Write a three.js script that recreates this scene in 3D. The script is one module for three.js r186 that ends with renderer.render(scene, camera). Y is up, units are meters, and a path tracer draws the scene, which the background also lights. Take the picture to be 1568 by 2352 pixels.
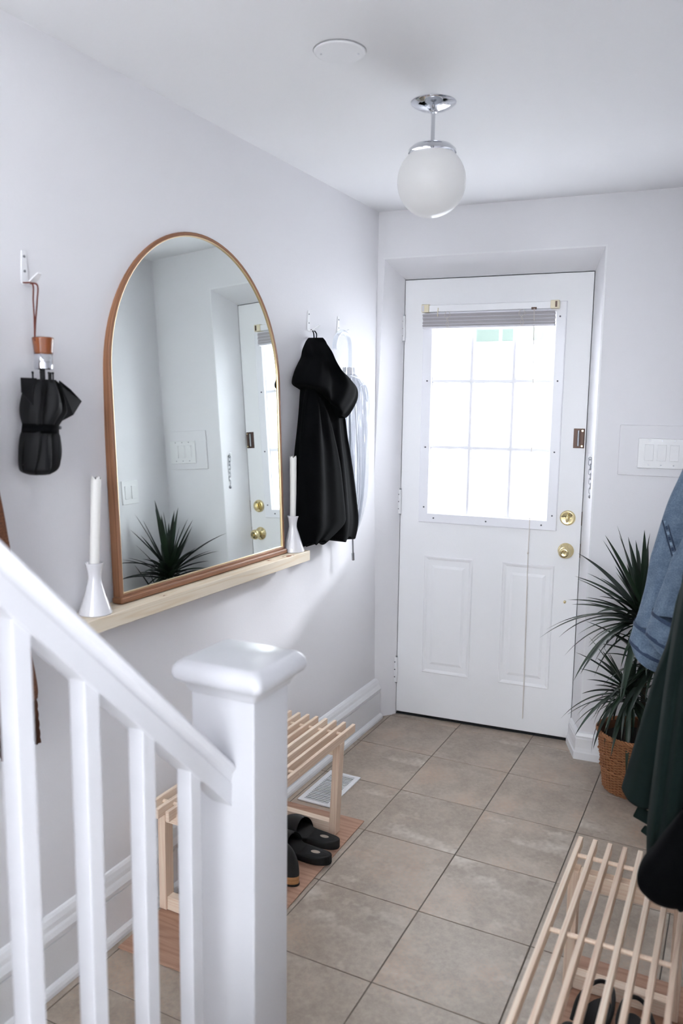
import * as THREE from 'three';
import { RoundedBoxGeometry } from 'three/addons/geometries/RoundedBoxGeometry.js';
import { mergeGeometries } from 'three/addons/utils/BufferGeometryUtils.js';

// ---------- camera, sky, exposure ----------
const scene = new THREE.Scene();
const camera = new THREE.PerspectiveCamera(65.58, 1568 / 2352, 0.05, 200);
camera.position.set(1.478, 1.480, 3.257);
camera.setRotationFromMatrix(new THREE.Matrix4().set(
  0.892262, -0.071855, 0.445763, 0,
  0.012590, 0.990831, 0.134516, 0,
  -0.451342, -0.114411, 0.884986, 0,
  0, 0, 0, 1));
camera.focus = 2.9; camera.userData.fStop = 2.8;
scene.add(camera);
scene.background = new THREE.Color(0.90, 0.945, 1.0);          // bright overcast sky
scene.backgroundIntensity = 7.8;
const renderer = new THREE.WebGLRenderer({ antialias: true });
renderer.toneMapping = THREE.LinearToneMapping;
renderer.toneMappingExposure = 1.57;
renderer.shadowMap.enabled = true;
// weak sun behind thin cloud, low over the street to the right: its soft beam crosses the door glass to the left wall
const sun = new THREE.DirectionalLight(0xf4f8ff, 2.0);
sun.position.set(0.5 + 12 * 0.424, 1.4 + 12 * 0.358, -0.15 - 12 * 0.832); sun.target.position.set(0.5, 1.4, -0.15); sun.castShadow = true; sun.shadow.radius = 11; sun.shadow.mapSize.set(2048, 2048);
Object.assign(sun.shadow.camera, { left: -16, right: 16, top: 14, bottom: -14, near: 0.5, far: 40 });
scene.add(sun, sun.target);

// ---------- small tools ----------
let seed = 7;
const rnd = () => { seed = (seed * 1664525 + 1013904223) >>> 0; return seed / 4294967296; };
const rr = (a, b) => a + (b - a) * rnd();
const lerp = (a, b, t) => a + (b - a) * t;
const V = (x, y, z) => new THREE.Vector3(x, y, z);
const used = {};
const numbered = n => { const k = used[n] = (used[n] ?? -1) + 1; return k ? `${n}_${String(k).padStart(3, '0')}` : n; };
function mesh(name, geo, mat, parent, label) {
  const m = new THREE.Mesh(geo, mat); m.castShadow = m.receiveShadow = true;
  if (parent) { m.name = name; parent.add(m); } else { m.name = numbered(name); scene.add(m); }
  if (label) m.userData.label = label;
  return m;
}
function tag(o, label, category, group) { o.userData.label = label; o.userData.category = category; if (group) o.userData.group = group; return o; }
function thing(name, label, category, [x, y, z] = [0, 0, 0], turn = 0, group) {
  const o = new THREE.Group(); o.name = numbered(name); scene.add(o); o.position.set(x, y, z); o.rotation.y = turn;
  return tag(o, label, category, group);
}
function struct(name, pos = [0, 0, 0], turn = 0) {
  const o = new THREE.Group(); o.name = numbered(name); scene.add(o); o.position.set(...pos); o.rotation.y = turn; o.userData.kind = 'structure'; return o;
}
function structMesh(name, geo, mat, turn = 0) { const m = mesh(name, geo, mat); m.rotation.y = turn; m.userData.kind = 'structure'; return m; }
// uv in metres by the dominant normal; u runs along the grain axis
function uvm(geo, grain = 'z', off = 0) {
  const g = geo.index ? geo.toNonIndexed() : geo, p = g.attributes.position, n = g.attributes.normal, uv = new Float32Array(p.count * 2);
  const gi = 'xyz'.indexOf(grain);
  for (let i = 0; i < p.count; i += 3) {
    const nn = [0, 0, 0];
    for (let k = 0; k < 3; k++) { nn[0] += Math.abs(n.getX(i + k)); nn[1] += Math.abs(n.getY(i + k)); nn[2] += Math.abs(n.getZ(i + k)); }
    const d = nn.indexOf(Math.max(...nn)); let a = [0, 1, 2].filter(q => q !== d);
    if (a[1] === gi) a = [a[1], a[0]];
    for (let k = 0; k < 3; k++) { const c = [p.getX(i + k), p.getY(i + k), p.getZ(i + k)]; uv[(i + k) * 2] = c[a[0]] + off; uv[(i + k) * 2 + 1] = c[a[1]] + off * 1.7 + d * 0.31; }
  }
  g.setAttribute('uv', new THREE.BufferAttribute(uv, 2)); return g;
}
function box(x0, x1, y0, y1, z0, z1, r = 0.002, grain = 'z', off = 0) {
  const w = x1 - x0, h = y1 - y0, d = z1 - z0, m = Math.min(w, h, d);
  const g = r > 0 && m > 0.003 ? new RoundedBoxGeometry(w, h, d, r > 0.006 ? 3 : 1, Math.min(r, m * 0.45)) : new THREE.BoxGeometry(w, h, d);
  g.translate((x0 + x1) / 2, (y0 + y1) / 2, (z0 + z1) / 2); return uvm(g, grain, off);
}
const cat = gs => mergeGeometries(gs.map(g => { const q = g.index ? g.toNonIndexed() : g; for (const k of Object.keys(q.attributes)) if (!['position', 'normal', 'uv'].includes(k)) q.deleteAttribute(k); return q; }));
// prism: polygon in plan (x,z) from y0 to y1
function prism(pts, y0, y1) {
  const s = new THREE.Shape(pts.map(([x, z]) => new THREE.Vector2(x, -z)));
  const g = new THREE.ExtrudeGeometry(s, { depth: y1 - y0, bevelEnabled: false }); g.rotateX(-Math.PI / 2); g.translate(0, y0, 0); return uvm(g, 'y');
}
// solid between two plan polygons of the same number of corners
function loft2(A, ya, B, yb) {
  const n = A.length, N = 20, pos = [], idx = []; for (let k = 0; k <= N; k++) A.forEach(([x, z], i) => pos.push(lerp(x, B[i][0], k / N), lerp(ya, yb, k / N), lerp(z, B[i][1], k / N)));
  for (let k = 0; k < N; k++) for (let i = 0; i < n; i++) { const a = k * n + i, b = k * n + (i + 1) % n; idx.push(a, b, a + n, b, b + n, a + n); }
  for (let i = 1; i < n - 1; i++) { idx.push(0, i + 1, i); idx.push(N * n, N * n + i, N * n + i + 1); }
  let g = new THREE.BufferGeometry(); g.setAttribute('position', new THREE.Float32BufferAttribute(pos, 3)); g.setIndex(idx); g = g.toNonIndexed(); g.computeVertexNormals(); return uvm(g, 'y');
}
// profile (x,y) extruded along z from z0 to z1
function along(pts, z0, z1, grain = 'z') {
  const g = new THREE.ExtrudeGeometry(new THREE.Shape(pts.map(p => new THREE.Vector2(...p))), { depth: z1 - z0, bevelEnabled: false }); g.translate(0, 0, z0); return uvm(g, grain);
}
// sweep of a closed profile (out, y) along a plan path, mitred
function sweep(path, prof) {
  const pos = [], idx = [], n = prof.length;
  path.forEach(([x, z], i) => {
    const a = path[Math.max(i - 1, 0)], b = path[Math.min(i + 1, path.length - 1)];
    const t1 = [x - a[0], z - a[1]], t2 = [b[0] - x, b[1] - z], L1 = Math.hypot(...t1) || 1, L2 = Math.hypot(...t2) || 1;
    let n1 = [-t1[1] / L1, t1[0] / L1], n2 = [-t2[1] / L2, t2[0] / L2]; if (i === 0) n1 = n2; if (i === path.length - 1) n2 = n1;
    const m = [n1[0] + n2[0], n1[1] + n2[1]], k = 2 / (m[0] * m[0] + m[1] * m[1]);
    prof.forEach(([o, y]) => pos.push(x + m[0] * k * o, y, z + m[1] * k * o));
  });
  for (let i = 0; i < path.length - 1; i++) for (let j = 0; j < n; j++) { const a = i * n + j, b = i * n + (j + 1) % n; idx.push(a, b, a + n, b, b + n, a + n); }
  const last = (path.length - 1) * n; for (let j = 1; j < n - 1; j++) { idx.push(0, j + 1, j); idx.push(last, last + j, last + j + 1); }
  let g = new THREE.BufferGeometry(); g.setAttribute('position', new THREE.Float32BufferAttribute(pos, 3)); g.setIndex(idx); g = g.toNonIndexed(); g.computeVertexNormals(); return uvm(g, 'x');
}
function lathe(pts, seg = 40) { const g = new THREE.LatheGeometry(pts.map(p => new THREE.Vector2(...p)), seg); return g; }
function tube(pts, r, seg = 24, rad = 8, closed = false) { return new THREE.TubeGeometry(new THREE.CatmullRomCurve3(pts.map(p => p.isVector3 ? p : V(...p)), closed, 'centripetal'), seg, r, rad, closed); }
function cyl(r, h, x, y, z, axis = 'y', seg = 20) { const g = new THREE.CylinderGeometry(r, r, h, seg); if (axis === 'z') g.rotateX(Math.PI / 2); if (axis === 'x') g.rotateZ(Math.PI / 2); g.translate(x, y, z); return g; }
// rings of rounded rectangles stacked in y
function rectLoft(levels, seg = 6) {
  const pos = [], idx = [], uv = [], n = 4 * (seg + 1);
  levels.forEach(({ hx, hz, y, r }) => { for (let q = 0; q < 4; q++) for (let s = 0; s <= seg; s++) { const a = (q + s / seg) * Math.PI / 2, sx = [1, -1, -1, 1][q], sz = [1, 1, -1, -1][q]; const px = sx * (hx - r) + Math.cos(a) * r, pz = sz * (hz - r) + Math.sin(a) * r; pos.push(px, y, pz); uv.push(px + pz, y); } });
  for (let i = 0; i < levels.length - 1; i++) for (let j = 0; j < n; j++) { const a = i * n + j, b = i * n + (j + 1) % n; idx.push(a, a + n, b, b, a + n, b + n); }
  const cap = (row, flip) => { const c = pos.length / 3; pos.push(0, levels[row].y, 0); uv.push(0, 0); for (let j = 0; j < n; j++) { const a = row * n + j, b = row * n + (j + 1) % n; flip ? idx.push(c, a, b) : idx.push(c, b, a); } };
  cap(0, true); cap(levels.length - 1, false);
  const g = new THREE.BufferGeometry(); g.setAttribute('position', new THREE.Float32BufferAttribute(pos, 3)); g.setAttribute('uv', new THREE.Float32BufferAttribute(uv, 2)); g.setIndex(idx); g.computeVertexNormals(); return g;
}
// cloth: rows {L:[h,y], R:[h,y], c, t}; horizontal axis h is z (along='z', depth x) or x (along='x', depth z)
function cloth(rows, { folds = 9, amp = 0.2, steps = 6, n = 96, along: ax = 'z', tw = 2, ph = 0, capTop = true, capBot = true, edge = 0, hem = 0, skew = 0 } = {}) {
  const pos = [], uv = [], idx = [], R = [];
  for (let i = 0; i < rows.length - 1; i++) for (let s = 0; s < steps; s++) R.push([i, s / steps]); R.push([rows.length - 2, 1]);
  const cm = (a, b, c, d, t) => 0.5 * (2 * b + (c - a) * t + (2 * a - 5 * b + 4 * c - d) * t * t + (3 * b - a - 3 * c + d) * t * t * t);
  const at = (i, t, f) => { const q = k => f(rows[Math.min(Math.max(k, 0), rows.length - 1)]); return cm(q(i - 1), q(i), q(i + 1), q(i + 2), t); };
  R.forEach(([i, t], ri) => {
    const Lh = at(i, t, r => r.L[0]), Ly = at(i, t, r => r.L[1]), Rh = at(i, t, r => r.R[0]), Ry = at(i, t, r => r.R[1]), c = at(i, t, r => r.c), d = at(i, t, r => r.t), f = at(i, t, r => r.f ?? 1), q = ri / (R.length - 1);
    for (let k = 0; k <= n; k++) {
      const a = k / n * Math.PI * 2, ca = Math.cos(a), sa = Math.sin(a), sq = Math.sign(sa) * Math.pow(Math.abs(sa), 0.75);
      const w = f * amp * (Math.sin(folds * a + ph + tw * q) * 0.6 + Math.sin(folds * 0.53 * a + 1.7 + ph * 2 - tw * 1.6 * q) * 0.5 + Math.sin(folds * 1.9 * a + 0.4 + tw * 3 * q) * 0.22) * (0.35 + 0.65 * Math.abs(sa));
      const u = (1 - ca) / 2, h = lerp(Lh, Rh, u) + edge * w * 0.1 * (1 - Math.abs(ca)), y = lerp(Ly, Ry, u) + hem * q * q * q * Math.sin(folds * a * 1.3 + ph), dep = c + d * (sq + w) + skew * (u - 0.5);
      ax === 'z' ? pos.push(dep, y, h) : pos.push(h, y, dep); uv.push(k / n * (Math.abs(Lh - Rh) * 2.2), y);
    }
  });
  const m = n + 1; for (let i = 0; i < R.length - 1; i++) for (let k = 0; k < n; k++) { const a = i * m + k, b = a + 1; ax === 'z' ? idx.push(a, a + m, b, b, a + m, b + m) : idx.push(a, b, a + m, b, b + m, a + m); }
  const fan = (row, fl) => { const s = row * m; let x = 0, y = 0, z = 0; for (let k = 0; k < n; k++) { x += pos[(s + k) * 3]; y += pos[(s + k) * 3 + 1]; z += pos[(s + k) * 3 + 2]; } const c = pos.length / 3; pos.push(x / n, y / n, z / n); uv.push(0, y / n); for (let k = 0; k < n; k++) fl ? idx.push(c, s + k, s + k + 1) : idx.push(c, s + k + 1, s + k); };
  if (capTop) fan(0, ax === 'z'); if (capBot) fan(R.length - 1, ax !== 'z');
  const g = new THREE.BufferGeometry(); g.setAttribute('position', new THREE.Float32BufferAttribute(pos, 3)); g.setAttribute('uv', new THREE.Float32BufferAttribute(uv, 2)); g.setIndex(idx); g.computeVertexNormals(); return g;
}

// ---------- textures ----------
function noiseGrid(n, cells, sd) { // tileable value noise
  let s = sd * 9301 + 49297; const r = () => { s = (s * 1664525 + 1013904223) >>> 0; return s / 4294967296; };
  const [cx, cy] = Array.isArray(cells) ? cells : [cells, cells], g = Float32Array.from({ length: cx * cy }, r), out = new Float32Array(n * n);
  const sm = t => t * t * (3 - 2 * t);
  for (let j = 0; j < n; j++) for (let i = 0; i < n; i++) { const x = i / n * cx, y = j / n * cy, x0 = Math.floor(x), y0 = Math.floor(y), u = sm(x - x0), v = sm(y - y0), x1 = (x0 + 1) % cx, y1 = (y0 + 1) % cy; out[j * n + i] = lerp(lerp(g[y0 * cx + x0], g[y0 * cx + x1], u), lerp(g[y1 * cx + x0], g[y1 * cx + x1], u), v); }
  return out;
}
function tex(n, fn, size, srgb = true) {
  const d = new Uint8Array(n * n * 4);
  for (let j = 0; j < n; j++) for (let i = 0; i < n; i++) { const c = fn(i, j, j * n + i), k = (j * n + i) * 4; d[k] = c[0]; d[k + 1] = c[1] ?? c[0]; d[k + 2] = c[2] ?? c[0]; d[k + 3] = 255; }
  const t = new THREE.DataTexture(d, n, n); t.wrapS = t.wrapT = THREE.RepeatWrapping; t.magFilter = THREE.LinearFilter; t.minFilter = THREE.LinearMipmapLinearFilter; t.generateMipmaps = true;
  if (srgb) t.colorSpace = THREE.SRGBColorSpace; t.repeat.set(1 / size[0], 1 / size[1]); t.needsUpdate = true; return t;
}
const mix3 = (a, b, t) => [0, 1, 2].map(k => Math.max(0, Math.min(255, lerp(a[k], b[k], t))));
function woodTex(light, dark, sd, size = [0.9, 0.12], rings = 9) {
  const n = 512, a = noiseGrid(n, [3, 6], sd), b = noiseGrid(n, [10, 128], sd + 1), c = noiseGrid(n, [24, 256], sd + 2);
  return tex(n, (i, j, k) => { const ring = 0.5 + 0.5 * Math.sin((j / n * rings + a[k] * 1.6) * Math.PI * 2); return mix3(light, dark, 0.45 * Math.pow(ring, 3) + 0.35 * b[k] + 0.25 * c[k] - 0.1); }, size);
}
const M = {};
const std = (o) => new THREE.MeshStandardMaterial(o), phy = (o) => new THREE.MeshPhysicalMaterial(o);
{
  const n = 512, o = noiseGrid(n, 128, 3), p = noiseGrid(n, 40, 4);
  const roll = tex(n, (i, j, k) => [255 * (0.6 * o[k] + 0.4 * p[k])], [0.35, 0.35], false);
  M.wall = std({ color: 0xe9e8eb, roughness: 0.72, bumpMap: roll, bumpScale: 0.00015 });
  M.ceiling = std({ color: 0xf4f4f6, roughness: 0.9, bumpMap: roll, bumpScale: 0.00015 });
  M.trim = phy({ color: 0xececee, roughness: 0.38, clearcoat: 0.25, clearcoatRoughness: 0.3, bumpMap: roll, bumpScale: 0.0002 });
  M.door = phy({ color: 0xeeeef0, roughness: 0.42, bumpMap: roll, bumpScale: 0.0002 });
  M.rail = phy({ color: 0xd7d7db, roughness: 0.3, clearcoat: 0.4, clearcoatRoughness: 0.2, bumpMap: roll, bumpScale: 0.0002 });
}
M.plastic = phy({ color: 0xededf2, roughness: 0.3 });
M.glossPlate = phy({ color: 0xeeeeef, roughness: 0.32 });
M.gasket = std({ color: 0x1a1b1d, roughness: 0.9 });
M.chrome = std({ color: 0xd6d8dc, metalness: 1, roughness: 0.06 });
M.steel = std({ color: 0x9a9ca0, metalness: 1, roughness: 0.3 });
M.brass = std({ color: 0xe2d2a4, metalness: 1, roughness: 0.10 });
M.bronze = std({ color: 0x51413a, metalness: 0.8, roughness: 0.4 });
M.screw = std({ color: 0x55565c, metalness: 0.6, roughness: 0.5 });
M.mirror = std({ color: 0xeff5f1, metalness: 1, roughness: 0.015 });
M.gilt = std({ color: 0xd6bd92, metalness: 0.6, roughness: 0.3 });
M.pane = phy({ color: 0xffffff, roughness: 0.0, transmission: 1, thickness: 0, ior: 1.5 });
M.opal = phy({ color: 0xf8f7f6, roughness: 0.95, transmission: 0.6, thickness: 0, clearcoat: 0.9, clearcoatRoughness: 0.08, side: THREE.DoubleSide });
M.ceramic = phy({ color: 0xe6e5e9, roughness: 0.16, clearcoat: 0.8, clearcoatRoughness: 0.06 });
M.wax = phy({ color: 0xf0eeea, roughness: 0.5, clearcoat: 0.2 });
M.clear = phy({ color: 0xf1f2f4, roughness: 0.06, transmission: 0.94, thickness: 0, ior: 1.4, side: THREE.DoubleSide });
M.acrylic = phy({ color: 0xf2f5f9, roughness: 0.05, transmission: 0.8, thickness: 0, ior: 1.5 });
M.whiteMetal = phy({ color: 0xf0f0f2, roughness: 0.35 });
{
  const n = 256, w = tex(n, (i, j) => [128 + 60 * Math.sin(i / n * Math.PI * 128) + 60 * Math.sin(j / n * Math.PI * 128)], [0.12, 0.12], false);
  const f = noiseGrid(n, 64, 31), f2 = noiseGrid(n, 9, 32);
  M.blackCloth = phy({ color: 0x030406, roughness: 0.9, specularIntensity: 0.18, bumpMap: w, bumpScale: 0.0004, side: THREE.DoubleSide });
  M.blackNylon = phy({ color: 0x040508, roughness: 0.6, specularIntensity: 0.5, bumpMap: w, bumpScale: 0.0002, side: THREE.DoubleSide });
  M.greenCloth = phy({ color: 0x14211f, roughness: 0.95, specularIntensity: 0.3, bumpMap: w, bumpScale: 0.0006, side: THREE.DoubleSide });
  M.denim = std({ map: tex(n, (i, j, k) => mix3([84, 102, 124], [132, 150, 170], 0.55 * f[k] + 0.45 * f2[k] - 0.1 + ((i + j) % 6 < 3 ? 0.06 : -0.06)), [0.14, 0.14]), roughness: 0.95, bumpMap: w, bumpScale: 0.0005, side: THREE.DoubleSide });
  M.denimDark = std({ map: tex(n, (i, j, k) => mix3([40, 52, 76], [72, 88, 112], 0.6 * f[k] + 0.4 * f2[k]), [0.1, 0.1]), roughness: 0.95, bumpMap: w, bumpScale: 0.0005, side: THREE.DoubleSide });
  M.denimSeam = std({ color: 0x8ea4bd, roughness: 0.9 });
  M.knit = std({ map: tex(n, (i, j, k) => mix3([150, 96, 66], [96, 58, 40], 0.7 * f[k] + 0.3 * Math.abs(Math.sin(j / n * 50))), [0.12, 0.12]), roughness: 1, bumpMap: w, bumpScale: 0.002 });
  M.leather = phy({ color: 0x08090b, roughness: 0.5, bumpMap: tex(n, (i, j, k) => [255 * f[k]], [0.05, 0.05], false), bumpScale: 0.0004 });
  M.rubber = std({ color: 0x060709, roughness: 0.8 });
  M.soil = std({ map: tex(n, (i, j, k) => mix3([20, 16, 13], [48, 38, 30], f[k]), [0.1, 0.1]), roughness: 1 });
}
M.cord = std({ color: 0x6a2f20, roughness: 0.8 });
M.blindCord = std({ color: 0xd9d3cc, roughness: 0.8 });
M.slat = std({ color: 0xb9b4b8, roughness: 0.5 });
M.slatLight = std({ color: 0xd8d6dc, roughness: 0.5 });
M.cream = phy({ color: 0xe6dcc0, roughness: 0.35 });
M.handleWood = phy({ map: woodTex([150, 82, 36], [104, 52, 22], 61, [0.2, 0.05]), roughness: 0.25, clearcoat: 0.7, clearcoatRoughness: 0.1 });
const pine = [0, 1, 2, 3].map(k => std({ map: woodTex([250 - k * 4, 234 - k * 6, 214 - k * 7], [230 - k * 5, 198 - k * 6, 172 - k * 5], 70 + k * 3, [0.8, 0.05], 5), roughness: 0.55 }));
M.frameWood = std({ map: woodTex([160, 112, 80], [110, 72, 48], 90, [0.6, 0.05], 7), roughness: 0.5 });
M.mat = std({ map: woodTex([192, 154, 130], [158, 118, 98], 95, [0.5, 0.16], 6), roughness: 0.7 });
M.heelWood = std({ map: woodTex([186, 138, 92], [140, 96, 60], 97, [0.1, 0.04], 4), roughness: 0.5 });

// pine 2x4 for the ledge: pale, with a few knots
{
  const n = 1024, a = noiseGrid(n, [4, 8], 201), b = noiseGrid(n, [12, 200], 202), kn = [[0.115, 0.42, 9], [0.155, 0.62, 5], [0.205, 0.30, 4], [0.42, 0.55, 3], [0.70, 0.4, 3], [0.88, 0.6, 4]];
  M.ledge = std({ map: tex(n, (i, j, k) => {
    let d = 0, kk = 0; for (const [u, v, s] of kn) { const dx = (i / n - u) * 1.15, dy = (j / n - v) * 0.16, q = Math.hypot(dx / 1.6, dy) / (s * 0.001); d += Math.exp(-q * q * 0.12) * 0.9; kk = Math.max(kk, q < 1 ? 1 : 0, q < 4.2 ? 0.5 * Math.max(0, Math.sin(q * 3.2 + a[k] * 4)) * (1 - q / 4.2) : 0); }
    const ring = 0.5 + 0.5 * Math.sin((j / n * 7 + a[k] * 2.2 + d) * Math.PI * 2);
    return mix3(mix3([242, 230, 210], [226, 204, 172], 0.5 * Math.pow(ring, 4) + 0.3 * b[k]), [150, 92, 58], kk);
  }, [1.15, 0.16]), roughness: 0.6 });
}
// floor tile: beige-grey stone look
const tileMats = [];
{
  const n = 1024, a = noiseGrid(n, 7, 11), b = noiseGrid(n, 23, 12), c = noiseGrid(n, 90, 13), e = noiseGrid(n, 5, 14), h = noiseGrid(n, 11, 15), g = noiseGrid(n, 260, 16);
  const sw = noiseGrid(n, [4, 9], 18), sw2 = noiseGrid(n, [9, 26], 19), lo = noiseGrid(n, 4, 20);
  const base = tex(n, (i, j, k) => {
    const q = 0.34 * a[k] + 0.26 * b[k] + 0.22 * c[k] + 0.18 * g[k];
    const wisp = Math.max(0, sw2[k] * 0.6 + sw[k] * 0.5 + c[k] * 0.15 - 0.78) * 3.2 * Math.min(1, lo[k] * 1.5), rust = Math.max(0, a[k] * 0.5 + h[k] * 0.5 + (g[k] - 0.5) * 0.5 - 0.55) * 1.6;
    let col = mix3([148, 134, 121], [200, 187, 171], q); col = mix3(col, [226, 219, 208], Math.min(1, wisp) * 0.6); return mix3(col, [186, 150, 124], Math.min(1, rust) * 0.55);
  }, [1.0, 1.0]);
  const bmp = tex(n, (i, j, k) => [255 * (0.4 * b[k] + 0.35 * c[k] + 0.25 * h[k])], [1.0, 1.0], false);
  for (let k = 0; k < 7; k++) { const m = base.clone(); m.offset.set(k * 0.37, k * 0.61); m.needsUpdate = true; tileMats.push(phy({ map: m, color: new THREE.Color().setScalar(0.96 + 0.04 * ((k * 3) % 5) / 4), roughness: 0.42, bumpMap: bmp, bumpScale: 0.0012 })); }
}
M.grout = std({ color: 0x6e665e, roughness: 0.95 });
M.carpet = std({ color: 0xe8e5df, roughness: 1 });

// ---------- the room ----------
const PHI = 0.08428;                        // the door wall stands a little askew to the left wall
const CEIL = 2.303, RX = 1.325, RX2 = 1.475, TOP = 5.4, RZ = 9.0;
const toWorld = (x, y, z) => [x * Math.cos(PHI) + z * Math.sin(PHI), y, -x * Math.sin(PHI) + z * Math.cos(PHI)];

structMesh('wall_left', cat([box(-0.15, 0, -0.02, TOP, -0.35, RZ, 0)]), M.wall);
structMesh('wall_back', cat([
  loft2([[-0.1, 0], [-0.04, 0], [0.079, -0.145], [0.079, -0.2], [-0.1, -0.2]], -0.01, [[-0.1, 0], [0.032, 0], [0.079, -0.145], [0.079, -0.2], [-0.1, -0.2]], 2.104),
  prism([[-0.1, 0], [0.032, 0], [0.079, -0.145], [0.079, -0.2], [-0.1, -0.2]], 2.104, CEIL + 0.1),
  prism([[0.943, 0], [1.75, 0], [1.75, -0.2], [0.897, -0.2], [0.897, -0.145]], -0.01, CEIL + 0.1),
  (() => { const g = along([[0, 2.104], [0.145, 2.0375], [0.2, 2.0375], [0.2, CEIL + 0.1], [0, CEIL + 0.1]], 0.03, 0.945); g.rotateY(Math.PI / 2); return uvm(g.index ? g.toNonIndexed() : g, 'x'); })(),
]), M.wall, PHI);
structMesh('wall_right', cat([prism([[RX, -0.4], [RX, 0.62], [RX2, 0.62], [RX2, 2.38], [RX2 + 0.12, 2.38], [RX2 + 0.12, -0.4]], -0.01, TOP)]), M.wall);
structMesh('ceiling', cat([box(-0.02, 1.6, CEIL, CEIL + 0.12, -0.4, 2.45, 0)]), M.ceiling);
// the raised hall behind: header above the entry ceiling, upper ceiling, rear walls with wide windows
structMesh('wall_header', cat([box(-0.02, 3.7, CEIL, TOP, 2.33, 2.45, 0), box(RX2 + 0.11, 3.7, -0.01, CEIL, 2.24, 2.38, 0), box(RX2, 3.7, CEIL, TOP, 2.24, 2.38, 0)]), M.wall);
structMesh('ceiling_upper', box(-0.15, 3.85, TOP, TOP + 0.12, 1.9, RZ + 0.15, 0), M.ceiling);
const WY0 = 0.92, WY1 = 4.6;
structMesh('wall_rear', cat([box(-0.15, 0.5, -0.02, TOP, RZ, RZ + 0.15, 0), box(0.5, 3.5, -0.02, WY0, RZ, RZ + 0.15, 0), box(0.5, 3.5, WY1, TOP, RZ, RZ + 0.15, 0), box(3.5, 3.85, -0.02, TOP, RZ, RZ + 0.15, 0)]), M.wall);
structMesh('wall_far_right', box(3.7, 3.85, -0.02, TOP, 1.9, RZ, 0), M.wall);
{
  const sash = (w, h) => cat([box(-w / 2, -w / 2 + 0.045, 0, h, -0.04, 0.04, 0.004), box(w / 2 - 0.045, w / 2, 0, h, -0.04, 0.04, 0.004), box(-0.02, 0.02, 0, h, -0.04, 0.04, 0.004), box(-w / 2, w / 2, 0, 0.045, -0.04, 0.04, 0.004), box(-w / 2, w / 2, h - 0.045, h, -0.04, 0.04, 0.004)]);
  const glaze = (w, h, o) => { for (const s of [-1, 1]) mesh('pane', box(Math.min(s * 0.02, s * (w / 2 - 0.045)), Math.max(s * 0.02, s * (w / 2 - 0.045)), 0.045, h - 0.045, -0.002, 0.002, 0), M.pane, o); };
  const w = struct('window_1', [2.0, WY0, RZ + 0.07]); mesh('window_frame', sash(3.0, WY1 - WY0), M.trim, w); glaze(3.0, WY1 - WY0, w);
}
// stairs up from the newel to the raised hall (below the frame)
{
  const g = []; for (let k = 0; k < 3; k++) g.push(box(0.60, RX2, -0.01, 0.17 * (k + 1), 2.34 + 0.24 * k, 2.82, 0.004));
  g.push(box(0.60, 3.7, -0.01, 0.51, 2.82, RZ, 0.004)); const s = structMesh('stairs', cat(g), M.carpet); s.userData.kind = 'structure';
}
// floor: grout bed and every tile
{
  const f = struct('floor');
  mesh('grout_bed', box(-0.02, 1.6, -0.08, -0.0022, -0.38, RZ, 0), M.grout, f);
  const xs = [-0.004, 0.054, 0.386, 0.718, 1.050, 1.382, 1.474], zs = [-0.37, -0.124, 0.208, 0.545, 0.878, 1.212, 1.542, 1.874, 2.02], zsL = [1.874, 2.206, 2.538, 2.87, 3.2, 3.532];
  let t = 0;
  const tile = (x0, x1, z0, z1) => { if (x1 - x0 < 0.02) return; const g = 0.0016; mesh('tile', box(x0 + g, x1 - g, -0.012, rr(-0.0004, 0.0004), z0 + g, z1 - g, 0.0016, 'x'), tileMats[(t++ * 5 + Math.floor(rnd() * 3)) % 7], f); };
  for (let i = 0; i < xs.length - 1; i++) for (let j = 0; j < zs.length - 1; j++) tile(xs[i], xs[i + 1], zs[j], zs[j + 1]);
  for (const [a, b] of [[-0.004, 0.054], [0.054, 0.386], [0.386, 0.6]]) { tile(a, b, 2.02, 2.206); for (let j = 1; j < zsL.length - 1; j++) tile(a, b, zsL[j], zsL[j + 1]); }
}
// baseboards
{
  const b = struct('baseboard_left');
  const prof = [[0, 0], [0.022, 0], [0.022, 0.128], [0.018, 0.131], [0.025, 0.136], [0.026, 0.148], [0.021, 0.160], [0.017, 0.166], [0.015, 0.178], [0.010, 0.190], [0.005, 0.196], [0, 0.198]];
  mesh('board', along(prof, -0.066, 3.6), M.trim, b);
  mesh('shoe_moulding', along([[0.0215, 0.0005], [0.036, 0.0005], [0.0355, 0.010], [0.032, 0.018], [0.027, 0.023], [0.0215, 0.025]], -0.070, 3.6), M.trim, b);
  const r = struct('baseboard_back', [0, 0, 0], PHI);
  const p2 = [[0, 0], [0.022, 0], [0.022, 0.030], [0.018, 0.036], [0.015, 0.050], [0.015, 0.088], [0.012, 0.092], [0.0135, 0.100], [0.008, 0.114], [0, 0.118]];
  const plain = p2;
  mesh('board', sweep([[0.900, -0.140], [0.943, 0], [RX + 0.0, 0]].reverse().map(p => p).reverse(), plain.map(([o, y]) => [o, y])), M.trim, r);
  const rw = struct('baseboard_right');
  mesh('board', sweep([[RX, -0.08], [RX, 0.62]], plain), M.trim, rw);
}
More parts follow.
